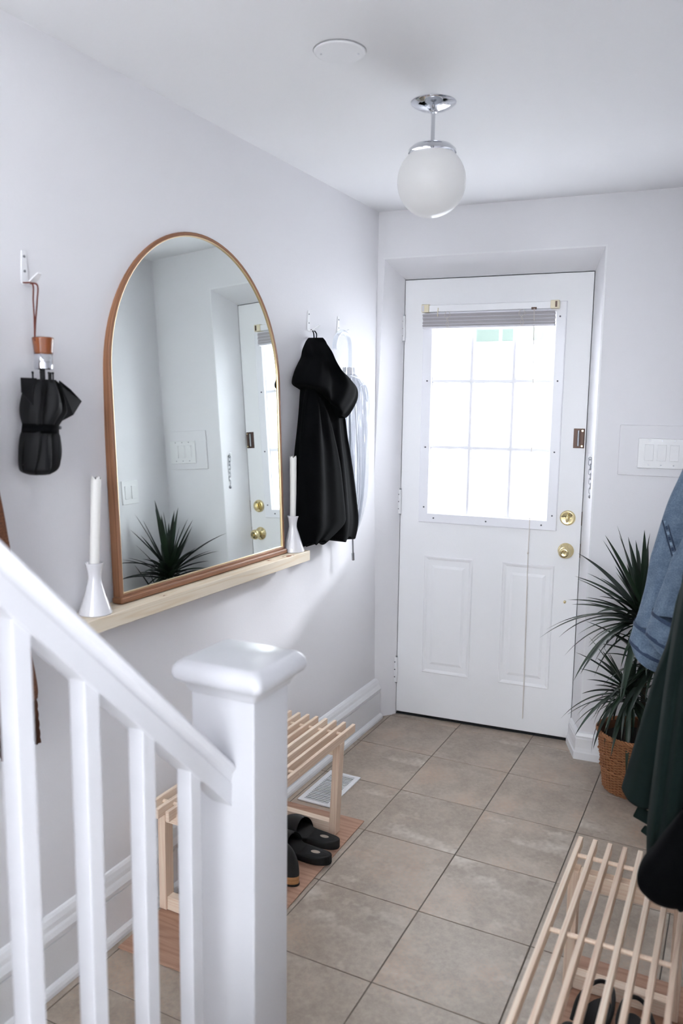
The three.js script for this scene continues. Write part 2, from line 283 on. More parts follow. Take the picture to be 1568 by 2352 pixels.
// thin bead round the splayed door reveal
{
  const t = struct('trim_1', [0, 0, 0], PHI);
  mesh('side_bead', box(0.944, 0.950, 0.118, 2.104, -0.001, 0.0015, 0), M.trim, t);
  mesh('head_bead', box(0.025, 0.950, 2.105, 2.111, -0.001, 0.0015, 0), M.trim, t);
  mesh('stop', cat([box(0.079, 0.097, 0.014, 2.038, -0.2, -0.192, 0), box(0.880, 0.897, 0.014, 2.038, -0.2, -0.192, 0), box(0.079, 0.897, 2.02, 2.038, -0.2, -0.192, 0)]), M.gasket, t);
  mesh('threshold', box(0.079, 0.897, 0, 0.006, -0.22, -0.152, 0.002), M.gasket, t);
}

// ---------- outside the door: porch, its roof, ground, a neighbour's house ----------
{
  const snow = std({ color: 0xf1f2f4, roughness: 0.95 }), porchWhite = std({ color: 0xecedef, roughness: 0.9 });
  structMesh('ground', box(-30, 40, -0.9, -0.55, -45, -0.36, 0), snow);
  structMesh('porch', box(-1.5, 2.5, -0.55, -0.03, -1.8, -0.36, 0.01), porchWhite);
  const h = thing('neighbour_house', 'house with a dark green dormer across the road, behind the top middle door pane', 'house', [-3.4, -0.55, -11.5]);
  const green = std({ color: 0x3c4842, roughness: 0.9 }), HOUSE_Y = 3.22, DORMER = [[0.14, 0.68], [0.715, 0.945]];
  mesh('wall', box(-2.6, 3.2, 0, HOUSE_Y, -4, -0.05, 0.02), porchWhite, h);
  for (const [a, b] of DORMER) mesh('dormer_panel', box(a, b, HOUSE_Y, HOUSE_Y + 1.6, -2.5, 0, 0.01), green, h);
  mesh('dormer_trim', box(DORMER[0][1], DORMER[1][0], HOUSE_Y, HOUSE_Y + 1.6, -2.5, -0.02, 0), porchWhite, h);
  mesh('dormer_roof', along([[DORMER[0][0] - 0.2, HOUSE_Y + 1.6], [(DORMER[0][0] + DORMER[1][1]) / 2, HOUSE_Y + 2.2], [DORMER[1][1] + 0.2, HOUSE_Y + 1.6]], -2.6, 0.2), porchWhite, h);
}

// ---------- the door ----------
const door = struct('door_1', [0, 0, 0], PHI);
{
  const DX0 = 0.0835, DX1 = 0.8925, Y0 = 0.018, Y1 = 2.0325, F = -0.145, K = -0.189;
  const hole = (x0, x1, y0, y1) => { const p = new THREE.Path(); p.moveTo(x0, y0); p.lineTo(x0, y1); p.lineTo(x1, y1); p.lineTo(x1, y0); p.closePath(); return p; };
  const s = new THREE.Shape(); s.moveTo(DX0, Y0); s.lineTo(DX1, Y0); s.lineTo(DX1, Y1); s.lineTo(DX0, Y1); s.closePath();
  s.holes.push(hole(0.207, 0.757, 0.98, 1.88));
  const g = new THREE.ExtrudeGeometry(s, { depth: F - K - 0.003, bevelEnabled: true, bevelSize: 0.0015, bevelThickness: 0.0015, bevelSegments: 1 }); g.translate(0, 0, K + 0.0015);
  mesh('door_leaf', uvm(g, 'y'), M.door, door);
  mesh('door_sweep', box(DX0 + 0.002, DX1 - 0.002, 0.0062, 0.018, K + 0.004, F - 0.012, 0), M.gasket, door);
  // raised mouldings of the two lower panels: outer frame ridge and raised field
  const ridge = (x0, x1, y0, y1, w, h) => { // mitred picture-frame with a sloped profile
    const pr = [[0, 0], [w * 0.25, h], [w * 0.55, h * 0.8], [w, 0]]; const pos = [], idx = [];
    const ring = (o, z) => pos.push(x0 + o, y0 + o, F + z, x1 - o, y0 + o, F + z, x1 - o, y1 - o, F + z, x0 + o, y1 - o, F + z);
    pr.forEach(([o, z]) => ring(o, z)); for (let i = 0; i < 3; i++) for (let j = 0; j < 4; j++) { const a = i * 4 + j, b = i * 4 + (j + 1) % 4; idx.push(a, b, a + 4, b, b + 4, a + 4); }
    let q = new THREE.BufferGeometry(); q.setAttribute('position', new THREE.Float32BufferAttribute(pos, 3)); q.setIndex(idx); q = q.toNonIndexed(); q.computeVertexNormals(); return uvm(q, 'y');
  };
  const field = (x0, x1, y0, y1, sl, h) => { const pos = [x0, y0, F, x1, y0, F, x1, y1, F, x0, y1, F, x0 + sl, y0 + sl, F + h, x1 - sl, y0 + sl, F + h, x1 - sl, y1 - sl, F + h, x0 + sl, y1 - sl, F + h], idx = []; for (let j = 0; j < 4; j++) { const b = (j + 1) % 4; idx.push(j, b, j + 4, b, b + 4, j + 4); } idx.push(4, 5, 6, 4, 6, 7); let q = new THREE.BufferGeometry(); q.setAttribute('position', new THREE.Float32BufferAttribute(pos, 3)); q.setIndex(idx); q = q.toNonIndexed(); q.computeVertexNormals(); return uvm(q, 'y'); };
  for (const [a, b] of [[0.205, 0.432], [0.566, 0.792]]) mesh('panel_moulding', cat([ridge(a, b, 0.228, 0.790, 0.018, 0.006), field(a + 0.036, b - 0.036, 0.272, 0.746, 0.012, 0.004)]), M.door, door);
  // glazing frame
  const fs = new THREE.Shape(); fs.moveTo(0.176, 0.95); fs.lineTo(0.788, 0.95); fs.lineTo(0.788, 1.915); fs.lineTo(0.176, 1.915); fs.closePath(); fs.holes.push(hole(0.212, 0.752, 0.986, 1.878));
  const fg = new THREE.ExtrudeGeometry(fs, { depth: 0.008, bevelEnabled: true, bevelSize: 0.004, bevelThickness: 0.004, bevelSegments: 2 }); fg.translate(0, 0, F);
  const fr = mesh('window_frame', uvm(fg, 'y'), M.plastic, door);
  const in2 = new THREE.Shape(); in2.moveTo(0.205, 0.979); in2.lineTo(0.759, 0.979); in2.lineTo(0.759, 1.882); in2.lineTo(0.205, 1.882); in2.closePath(); in2.holes.push(hole(0.219, 0.745, 0.993, 1.868));
  const ig = new THREE.ExtrudeGeometry(in2, { depth: 0.012, bevelEnabled: true, bevelSize: 0.002, bevelThickness: 0.002, bevelSegments: 1 }); ig.translate(0, 0, -0.163);
  mesh('glazing_bead', uvm(ig, 'y'), M.plastic, fr);
  for (const [x, y] of [[0.766, 1.856], [0.197, 1.588], [0.768, 1.588], [0.197, 1.291], [0.769, 1.287], [0.197, 1.017], [0.772, 1.012], [0.244, 0.968], [0.485, 0.968], [0.728, 0.968]]) mesh('screw', cyl(0.0036, 0.003, x, y, F + 0.0125, 'z', 12), M.screw, fr);
  const bx = [0.219, 0.386, 0.405, 0.5705, 0.589, 0.745], by = [0.993, 1.284, 1.303, 1.5795, 1.598, 1.868];
  for (const k of [1, 3]) mesh('muntin', cat([box(bx[k], bx[k + 1], 0.985, 1.88, -0.161, -0.151, 0.003), box(bx[k] + 0.004, bx[k + 1] - 0.004, 0.985, 1.88, -0.153, -0.147, 0.002)]), M.plastic, door);
  for (const k of [1, 3]) mesh('muntin', cat([box(0.215, 0.75, by[k], by[k + 1], -0.1605, -0.1515, 0.003), box(0.215, 0.75, by[k] + 0.004, by[k + 1] - 0.004, -0.153, -0.1472, 0.002)]), M.plastic, door);
  for (let i = 0; i < 3; i++) for (let j = 0; j < 3; j++) mesh('pane', box(bx[i * 2] - 0.005, bx[i * 2 + 1] + 0.005, by[j * 2] - 0.005, by[j * 2 + 1] + 0.005, -0.1685, -0.1655, 0), M.pane, door);
  // hinges on the left edge
  for (const [y0, y1] of [[1.768, 1.876], [0.978, 1.090], [0.163, 0.285]]) { const h = mesh('hinge', cat([box(0.069, 0.0815, y0, y1, -0.143, -0.136, 0.001), cyl(0.0055, y1 - y0, 0.0815, (y0 + y1) / 2, -0.1385, 'y', 12)]), M.trim, door); mesh('pin', cat([cyl(0.0045, 0.006, 0.0815, y1 + 0.003, -0.1385), cyl(0.0045, 0.006, 0.0815, y0 - 0.003, -0.1385)]), M.steel, h); for (const q of [0.2, 0.5, 0.8]) mesh('screw', cyl(0.003, 0.002, 0.0735, lerp(y0, y1, q), -0.1355, 'z', 8), M.screw, h); }
  // deadbolt with thumb turn
  const db = mesh('deadbolt', (() => { const q = lathe([[0.0, 0], [0.033, 0], [0.033, 0.004], [0.030, 0.010], [0.027, 0.013], [0.025, 0.010], [0, 0.010]], 40); q.rotateX(Math.PI / 2); q.translate(0.837, 1.006, F); return q; })(), M.brass, door);
  mesh('thumb_turn', (() => { const q = new THREE.SphereGeometry(1, 20, 12); q.scale(0.006, 0.019, 0.011); q.rotateZ(-0.12); q.translate(0.837, 1.005, F + 0.022); return q; })(), M.brass, db);
  for (const x of [-0.013, 0.013]) mesh('screw', cyl(0.0035, 0.004, 0.837 + x, 1.005, F + 0.0115, 'z', 12), M.brass, db);
  const kb = mesh('knob_rose', (() => { const q = lathe([[0, 0], [0.034, 0], [0.034, 0.003], [0.031, 0.008], [0.020, 0.012], [0.014, 0.018], [0, 0.018]], 40); q.rotateX(Math.PI / 2); q.translate(0.836, 0.862, F); return q; })(), M.brass, door);
  mesh('door_knob', (() => { const q = lathe([[0, 0.010], [0.011, 0.012], [0.011, 0.026], [0.018, 0.032], [0.0255, 0.042], [0.0265, 0.050], [0.0235, 0.060], [0.017, 0.0645], [0.012, 0.065], [0.009, 0.063], [0, 0.063]], 40); q.rotateX(Math.PI / 2); q.translate(0.836, 0.862, F); return q; })(), M.brass, kb);
  mesh('turn_button', box(0.8345, 0.8375, 0.855, 0.869, F + 0.063, F + 0.068, 0.001), M.brass, kb);
  mesh('stop_peg', (() => { const q = lathe([[0, 0], [0.006, 0], [0.005, 0.004], [0.006, 0.010], [0.0045, 0.014], [0, 0.015]], 20); q.rotateX(Math.PI / 2); q.translate(0.843, 0.636, F); return q; })(), M.brass, door);
  // old chain catch with its slot
  const lc = mesh('chain_catch', cat([box(0.844, 0.889, 1.307, 1.390, F, F + 0.0025, 0.0008), box(0.872, 0.887, 1.309, 1.388, F + 0.002, F + 0.007, 0.002)]), M.bronze, door);
  mesh('slot_bar', cat([cyl(0.0045, 0.066, 0.864, 1.349, F + 0.004, 'y', 12)]), M.steel, lc);
  for (const y of [1.316, 1.381]) mesh('screw', cyl(0.004, 0.002, 0.880, y, F + 0.0075, 'z', 12), M.brass, lc);
  for (const [y0, y1] of [[0.975, 1.035], [0.835, 0.895]]) mesh('latch_plate', box(0.8925, 0.8955, y0, y1, F - 0.022, F - 0.001, 0.0006), M.bronze, door);
}
// door chain on the right reveal
{
  const t = thing('door_chain', 'steel security chain hanging on the white reveal right of the door', 'chain', toWorld(0.925, 1.275, -0.045), PHI);
  mesh('anchor_plate', box(-0.009, 0.006, -0.012, 0.014, -0.004, 0.003, 0.002), M.trim, t);
  mesh('anchor', (() => { const q = new THREE.TorusGeometry(0.006, 0.0018, 8, 20); q.translate(0.0, -0.004, 0.008); return q; })(), M.steel, t);
  const linkG = (() => { const c = []; for (let k = 0; k < 24; k++) { const a = k / 24 * Math.PI * 2; c.push(V(Math.sign(Math.cos(a)) * Math.pow(Math.abs(Math.cos(a)), 0.6) * 0.0055, Math.sign(Math.sin(a)) * Math.pow(Math.abs(Math.sin(a)), 0.6) * 0.0125, 0)); } return tube(c, 0.0016, 40, 7, true); })();
  for (let k = 0; k < 7; k++) { const l = mesh('link', linkG, M.steel, t); l.position.set(0.001 * (k % 2) + k * 0.0012, -0.019 - k * 0.0195, 0.008); l.rotation.y = k % 2 ? 1.45 : 0.1; }
  mesh('end_ball', (() => { const q = new THREE.SphereGeometry(0.0085, 16, 12); q.translate(0.008, -0.160, 0.008); return q; })(), M.steel, t);
}
// blind gathered up at the top of the door glass
{
  const t = thing('venetian_blind', 'grey slatted blind gathered up across the top of the door window', 'blind', [0, 0, 0], PHI);
  const F = -0.132;
  mesh('head_rail', box(0.196, 0.742, 1.887, 1.916, F, F + 0.028, 0.002), M.whiteMetal, t);
  for (const [a, b] of [[0.172, 0.206], [0.728, 0.764]]) { const k = mesh('bracket', box(a, b, 1.886, 1.920, F - 0.001, F + 0.034, 0.003), M.cream, t, 'cream plastic end bracket'); }
  mesh('bracket_slot', box(0.748, 0.756, 1.891, 1.915, F + 0.0335, F + 0.036, 0.001), M.bronze, t);
  mesh('bracket_window', box(0.1755, 0.184, 1.889, 1.915, F + 0.0335, F + 0.0355, 0.001), M.slatLight, t);
  const N = 18; for (let k = 0; k < N; k++) { const y = 1.826 + k * 0.0030, j = rr(-0.0015, 0.0015), w = rr(-0.002, 0.002); mesh('slat', box(0.178 + w, 0.748 + w, y, y + 0.0022, F + 0.002 + j, F + 0.030 + j, 0.0008), k % 5 === 2 ? M.slatLight : M.slat, t); }
  mesh('bottom_rail', box(0.178, 0.749, 1.815, 1.825, F + 0.002, F + 0.031, 0.002), M.slatLight, t);
  for (const x of [0.290, 0.612]) mesh('ladder_tape', cat([tube([[x - 0.006, 1.887, F + 0.031], [x - 0.012, 1.866, F + 0.036], [x + 0.004, 1.85, F + 0.034], [x - 0.004, 1.835, F + 0.035], [x, 1.817, F + 0.033]], 0.0012, 20, 6), tube([[x + 0.006, 1.887, F + 0.031], [x + 0.014, 1.868, F + 0.036], [x - 0.003, 1.853, F + 0.035], [x + 0.008, 1.838, F + 0.034], [x + 0.003, 1.817, F + 0.033]], 0.0012, 20, 6)]), M.blindCord, t);
  mesh('tilt_hook', tube([[0.247, 1.903, F + 0.030], [0.247, 1.880, F + 0.036], [0.2465, 1.866, F + 0.034]], 0.0018, 12, 6), M.cream, t);
  mesh('cord_lock', box(0.650, 0.672, 1.884, 1.894, F + 0.027, F + 0.030, 0.001), M.bronze, t);
  mesh('pull_cord', cat([tube([[0.661, 1.888, F + 0.031], [0.668, 1.588, F + 0.018], [0.679, 0.974, F + 0.010], [0.678, 0.839, F + 0.006], [0.683, 0.40, F + 0.006], [0.6855, 0.082, F + 0.006]], 0.0011, 50, 5), tube([[0.664, 1.888, F + 0.031], [0.669, 1.588, F + 0.019], [0.680, 0.974, F + 0.011], [0.679, 0.839, F + 0.007], [0.6865, 0.40, F + 0.006], [0.6875, 0.082, F + 0.006]], 0.0011, 50, 5)]), M.blindCord, t);
  mesh('cord_knot', (() => { const q = new THREE.SphereGeometry(0.004, 10, 8); q.scale(1, 1.5, 1); q.translate(0.678, 0.842, F + 0.007); return q; })(), M.blindCord, t);
}
// three-gang switch and its old backing board, right of the door
{
  const t = thing('backing_board', 'flat painted board on the wall behind the three-gang switch', 'board', [0, 0, 0], PHI);
  mesh('board', box(1.036, 1.302, 1.213, 1.413, 0.0, 0.008, 0.003), M.wall, t);
  const s = thing('light_switch', 'glossy white three-gang rocker switch beside the door', 'switch', [0, 0, 0], PHI);
  mesh('face_plate', (() => { const q = box(1.108, 1.282, 1.244, 1.362, 0.008, 0.0145, 0.003); return q; })(), M.glossPlate, s);
  for (const x of [1.1495, 1.1955, 1.2415]) {
    mesh('rocker_bezel', box(x - 0.0185, x + 0.0185, 1.272, 1.340, 0.0142, 0.0158, 0.001), M.glossPlate, s);
    const r = mesh('rocker', box(x - 0.0165, x + 0.0165, 1.274, 1.338, -0.003, 0.003, 0.0015).translate(-x, -1.306, 0), M.glossPlate, s); r.position.set(x, 1.306, 0.0155); r.rotation.x = x > 1.22 ? 0.02 : 0.05;
    for (const y of [1.2575, 1.354]) mesh('screw', cyl(0.0028, 0.0014, x, y, 0.0148, 'z', 12), M.steel, s);
  }
}
// two-gang switch on the right wall (seen in the mirror)
{
  const s = thing('light_switch', 'white two-gang rocker switch on the right wall seen in the mirror', 'switch', [RX, 1.12, 0.19]);
  mesh('face_plate', box(-0.006, 0, -0.059, 0.059, -0.058, 0.058, 0.002), M.glossPlate, s);
  for (const z of [-0.024, 0.024]) mesh('rocker', box(-0.010, -0.005, -0.033, 0.033, z - 0.0165, z + 0.0165, 0.0015), M.glossPlate, s);
}

// ---------- ceiling ----------
{
  const t = thing('pendant_lamp', 'white glass globe lamp on a short chrome rod under the ceiling', 'lamp', [0.65, CEIL, 1.083]);
  mesh('canopy', lathe([[0, -0.027], [0.009, -0.027], [0.011, -0.0255], [0.012, -0.0215], [0.018, -0.0212], [0.019, -0.0195], [0.030, -0.0178], [0.042, -0.0140], [0.052, -0.0090], [0.0595, -0.0040], [0.0622, -0.0015], [0.0625, 0], [0, 0]].reverse(), 56), M.chrome, t);
  mesh('rod', cyl(0.0055, 0.10, 0, -0.072, 0, 'y', 20), M.chrome, t);
  mesh('fitter', lathe([[0.066, -0.132], [0.0655, -0.124], [0.055, -0.114], [0.035, -0.108], [0.010, -0.106], [0.0055, -0.102], [0, -0.102]], 56), M.chrome, t);
  const gp = []; for (let k = 0; k <= 40; k++) { const a = -Math.PI / 2 + k / 40 * (Math.PI / 2 + 0.84); gp.push([Math.max(0, Math.cos(a)) * 0.0955, -0.2075 + Math.sin(a) * 0.0955]); }
  mesh('globe', lathe(gp, 64), M.opal, t);
  const d = thing('ceiling_cover', 'round white blank cover plate on the ceiling', 'cover', [0.563, CEIL, 1.480]);
  mesh('plate', lathe([[0, -0.006], [0.055, -0.006], [0.060, -0.0045], [0.0625, 0], [0, 0]].reverse(), 56), M.whiteMetal, d);
  for (const s of [-1, 1]) mesh('screw', cyl(0.0022, 0.002, s * 0.040, -0.0065, s * -0.018, 'y', 10), M.chrome, d);
}

// ---------- stair railing ----------
{
  const t = thing('stair_railing', 'white painted stair railing with square balusters and capped newel post', 'railing', [0.6225, 0, 1.9935]);
  const post = mesh('newel_post', rectLoft([{ hx: 0.0725, hz: 0.0635, y: 0.0, r: 0.004 }, { hx: 0.0725, hz: 0.0635, y: 0.945, r: 0.004 }], 3), M.rail, t);
  const cp = []; const C = (o, y, r = 0.01) => cp.push({ hx: 0.0725 + o, hz: 0.0635 + o, y, r });
  C(0.001, 0.922, 0.004); C(0.004, 0.924, 0.005); C(0.006, 0.930, 0.006); C(0.010, 0.937, 0.007); C(0.016, 0.943, 0.009); C(0.018, 0.945, 0.010); C(0.021, 0.946, 0.011); C(0.0265, 0.950, 0.013); C(0.030, 0.957, 0.014); C(0.031, 0.965, 0.015); C(0.029, 0.974, 0.015); C(0.024, 0.982, 0.014); C(0.016, 0.988, 0.012); C(0.012, 0.9895, 0.011); C(0.008, 0.990, 0.010); C(-0.030, 0.9925, 0.008);
  mesh('newel_cap', rectLoft(cp, 8), M.rail, post);
  // handrail: moulded profile swept at 45 degrees
  const half = [[0.0225, -0.044], [0.0225, -0.012], [0.0205, -0.0095], [0.021, -0.004], [0.0235, 0.003], [0.028, 0.007], [0.031, 0.009], [0.0325, 0.0115], [0.0315, 0.0150], [0.028, 0.0170], [0.022, 0.0180], [0.012, 0.0198], [0, 0.0205]], pr = [...half, ...half.slice(0, -1).reverse().map(([x, v]) => [-x, v])];
  { // vertical cut at the newel; sections stay upright planes z = const
    const pos = [], idx = [], n = pr.length, secs = [0.03, 1.05]; const SL = 1.0, c = Math.SQRT2;
    secs.forEach(z => pr.forEach(([x, v]) => pos.push(x, 0.7690 + (z - 0.0635) * SL + v * c, z)));
    for (let j = 0; j < n; j++) { const a = j, b = (j + 1) % n; idx.push(a, b, a + n, b, b + n, a + n); }
    for (let j = 1; j < n - 1; j++) { idx.push(0, j + 1, j); idx.push(n, n + j, n + j + 1); }
    let g = new THREE.BufferGeometry(); g.setAttribute('position', new THREE.Float32BufferAttribute(pos, 3)); g.setIndex(idx); g = g.toNonIndexed(); g.computeVertexNormals(); mesh('handrail', uvm(g, 'z'), M.rail, t);
  }
  for (let k = 0; k < 7; k++) { const z = 0.167 + k * 0.1235, zw = z + 1.9935, tr = zw < 2.34 ? 0 : zw < 2.58 ? 0.17 : zw < 2.82 ? 0.34 : 0.51, top = 0.7690 + (z - 0.0635) - 0.045; mesh('baluster', box(-0.016, 0.016, tr, top, z - 0.015, z + 0.015, 0.002, 'y'), M.rail, t); }
}

// ---------- ledge, mirror and candles on the left wall ----------
{
  const l = mesh('wall_ledge', (() => { const g = box(0.001, 0.089, 0, 0.037, 0, 1.115, 0.002, 'z'); return g; })(), M.ledge); l.position.set(0, 0.911, 0.75);
  tag(l, 'pale pine board ledge on the left wall carrying the arched mirror', 'ledge');
  const m = thing('arched_mirror', 'arched mirror in thin brown wood frame standing on the pine ledge', 'mirror', [0.040, 0.9485, 1.27]); m.rotation.z = 0.036;
  const W = 0.42, SP = 0.604, pts = off => { const a = [[-(W - off), 0.018]]; for (let k = 0; k <= 48; k++) { const q = Math.PI - k / 48 * Math.PI; a.push([Math.cos(q) * (W - off), SP + Math.sin(q) * (W - off)]); } a.push([W - off, 0.018]); return a; };
  const strip = (o1, x1, o2, x2) => { const A = pts(o1), B = pts(o2), pos = [], idx = []; A.forEach((p, i) => pos.push(x1, p[1], -p[0], x2, B[i][1], -B[i][0])); for (let i = 0; i < A.length - 1; i++) idx.push(i * 2, i * 2 + 2, i * 2 + 1, i * 2 + 1, i * 2 + 2, i * 2 + 3); const g = new THREE.BufferGeometry(); g.setAttribute('position', new THREE.Float32BufferAttribute(pos, 3)); g.setIndex(idx); g.computeVertexNormals(); const uv = new Float32Array(pos.length / 3 * 2); let s = 0; A.forEach((p, i) => { if (i) s += Math.hypot(p[0] - A[i - 1][0], p[1] - A[i - 1][1]); uv[i * 4] = s; uv[i * 4 + 1] = 0; uv[i * 4 + 2] = s; uv[i * 4 + 3] = 0.012; }); g.setAttribute('uv', new THREE.BufferAttribute(uv, 2)); return g; };
  mesh('frame', cat([strip(0.0, -0.024, 0, 0.0), strip(0, 0.0, 0.002, 0.002), strip(0.002, 0.002, 0.0095, 0.002), strip(0.0095, 0.002, 0.0105, 0.0012), strip(0.012, -0.024, 0, -0.024)]), M.frameWood, m);
  mesh('inner_lip', cat([strip(0.0102, 0.0012, 0.0125, 0.0005), strip(0.0125, 0.0005, 0.0135, -0.005)]), M.gilt, m);
  mesh('lower_rail', box(-0.026, 0.010, 0.0005, 0.019, -W - 0.006, W + 0.006, 0.006, 'z'), M.frameWood, m);
  mesh('upper_rail', box(-0.022, 0.002, 0.016, 0.026, -W + 0.004, W - 0.004, 0.003, 'z', 0.3), M.frameWood, m);
  mesh('lower_lip', box(-0.004, 0.0008, 0.0255, 0.0285, -W + 0.012, W - 0.012, 0.0006, 'z'), M.gilt, m);
  const sh = new THREE.Shape(pts(0.011).map(p => new THREE.Vector2(p[0], p[1]))); const gg = new THREE.ExtrudeGeometry(sh, { depth: 0.003, bevelEnabled: false, curveSegments: 1 }); gg.rotateY(Math.PI / 2); gg.translate(-0.0065, 0, 0);
  mesh('mirror_glass', gg, M.mirror, m);
}
function candle(label, z, x, lean) {
  const h = thing('candle_holder', label, 'candle holder', [x, 0.948, z], 0, 'candle holders on the ledge');
  mesh('holder', lathe([[0, 0], [0.0405, 0], [0.0415, 0.003], [0.036, 0.020], [0.026, 0.050], [0.018, 0.078], [0.0155, 0.092], [0.0165, 0.104], [0.0205, 0.122], [0.0225, 0.129], [0.0215, 0.131], [0.0185, 0.129], [0.016, 0.116], [0, 0.110]], 48), M.ceramic, h);
  const c = thing('candle', label.replace('flared white ceramic candle holder', 'plain white taper candle in the holder'), 'candle', [x, 1.059, z], 0, 'white candles');
  const g = lathe([[0, 0], [0.0110, 0], [0.0118, 0.02], [0.0122, 0.227], [0.0116, 0.233], [0.0095, 0.229], [0, 0.226]], 28);
  const p = g.attributes.position; for (let i = 0; i < p.count; i++) if (p.getY(i) > 0.226) p.setY(i, p.getY(i) + 0.004 * Math.sin(Math.atan2(p.getZ(i), p.getX(i)) * 5));
  g.rotateX(lean); mesh('wax', g, M.wax, c);
  mesh('wick', cyl(0.0009, 0.008, 0, 0.229, 0.229 * lean * 0.9, 'y', 6), M.gasket, c);
}
candle('flared white ceramic candle holder on the ledge left of the mirror', 1.788, 0.046, -0.065);
candle('flared white ceramic candle holder on the ledge right of the mirror', 0.795, 0.043, 0.01);

// ---------- hooks on the left wall ----------
const hookProto = (() => {
  const strap = [[0.0, 0.075], [0.0, 0.012], [0.001, 0.004], [0.006, 0.0], [0.014, -0.001], [0.026, 0.003], [0.038, 0.011], [0.050, 0.022]], T = 0.0028, w = 0.0095;
  const pos = [], idx = [];
  strap.forEach(([x, y], i) => { const a = strap[Math.max(0, i - 1)], b = strap[Math.min(strap.length - 1, i + 1)], tx = b[0] - a[0], ty = b[1] - a[1], l = Math.hypot(tx, ty), nx = -ty / l, ny = tx / l, ww = i === 0 || i === strap.length - 1 ? w * 0.55 : w; for (const [s, q] of [[0, -1], [0, 1], [1, 1], [1, -1]]) pos.push(x + 0.0005 + nx * T * s, y + ny * T * s, q * ww); });
  for (let i = 0; i < strap.length - 1; i++) for (let j = 0; j < 4; j++) { const a = i * 4 + j, b = i * 4 + (j + 1) % 4; idx.push(a, a + 4, b, b, a + 4, b + 4); }
  idx.push(0, 1, 2, 0, 2, 3); const L = (strap.length - 1) * 4; idx.push(L, L + 2, L + 1, L, L + 3, L + 2);
  let g = new THREE.BufferGeometry(); g.setAttribute('position', new THREE.Float32BufferAttribute(pos, 3)); g.setIndex(idx); g = g.toNonIndexed(); g.computeVertexNormals();
  const o = new THREE.Group(); mesh('strap', uvm(g, 'y'), M.whiteMetal, o); for (const y of [0.062, 0.030]) mesh('screw', cyl(0.0028, 0.0018, 0.0042, y, 0, 'x', 10), M.steel, o); return o;
})();
for (const [z, y, what] of [[1.932, 1.738, 'white metal wall hook holding the small black umbrella'], [0.618, 1.747, 'white metal wall hook holding the black raincoat'], [0.376, 1.750, 'white metal wall hook holding the clear umbrella'], [2.185, 1.736, 'white metal wall hook holding the brown knitted scarf']]) { const h = hookProto.clone(); h.name = numbered('wall_hook'); h.position.set(0, y, z); scene.add(h); tag(h, what, 'hook', 'white metal hooks along the left wall'); }

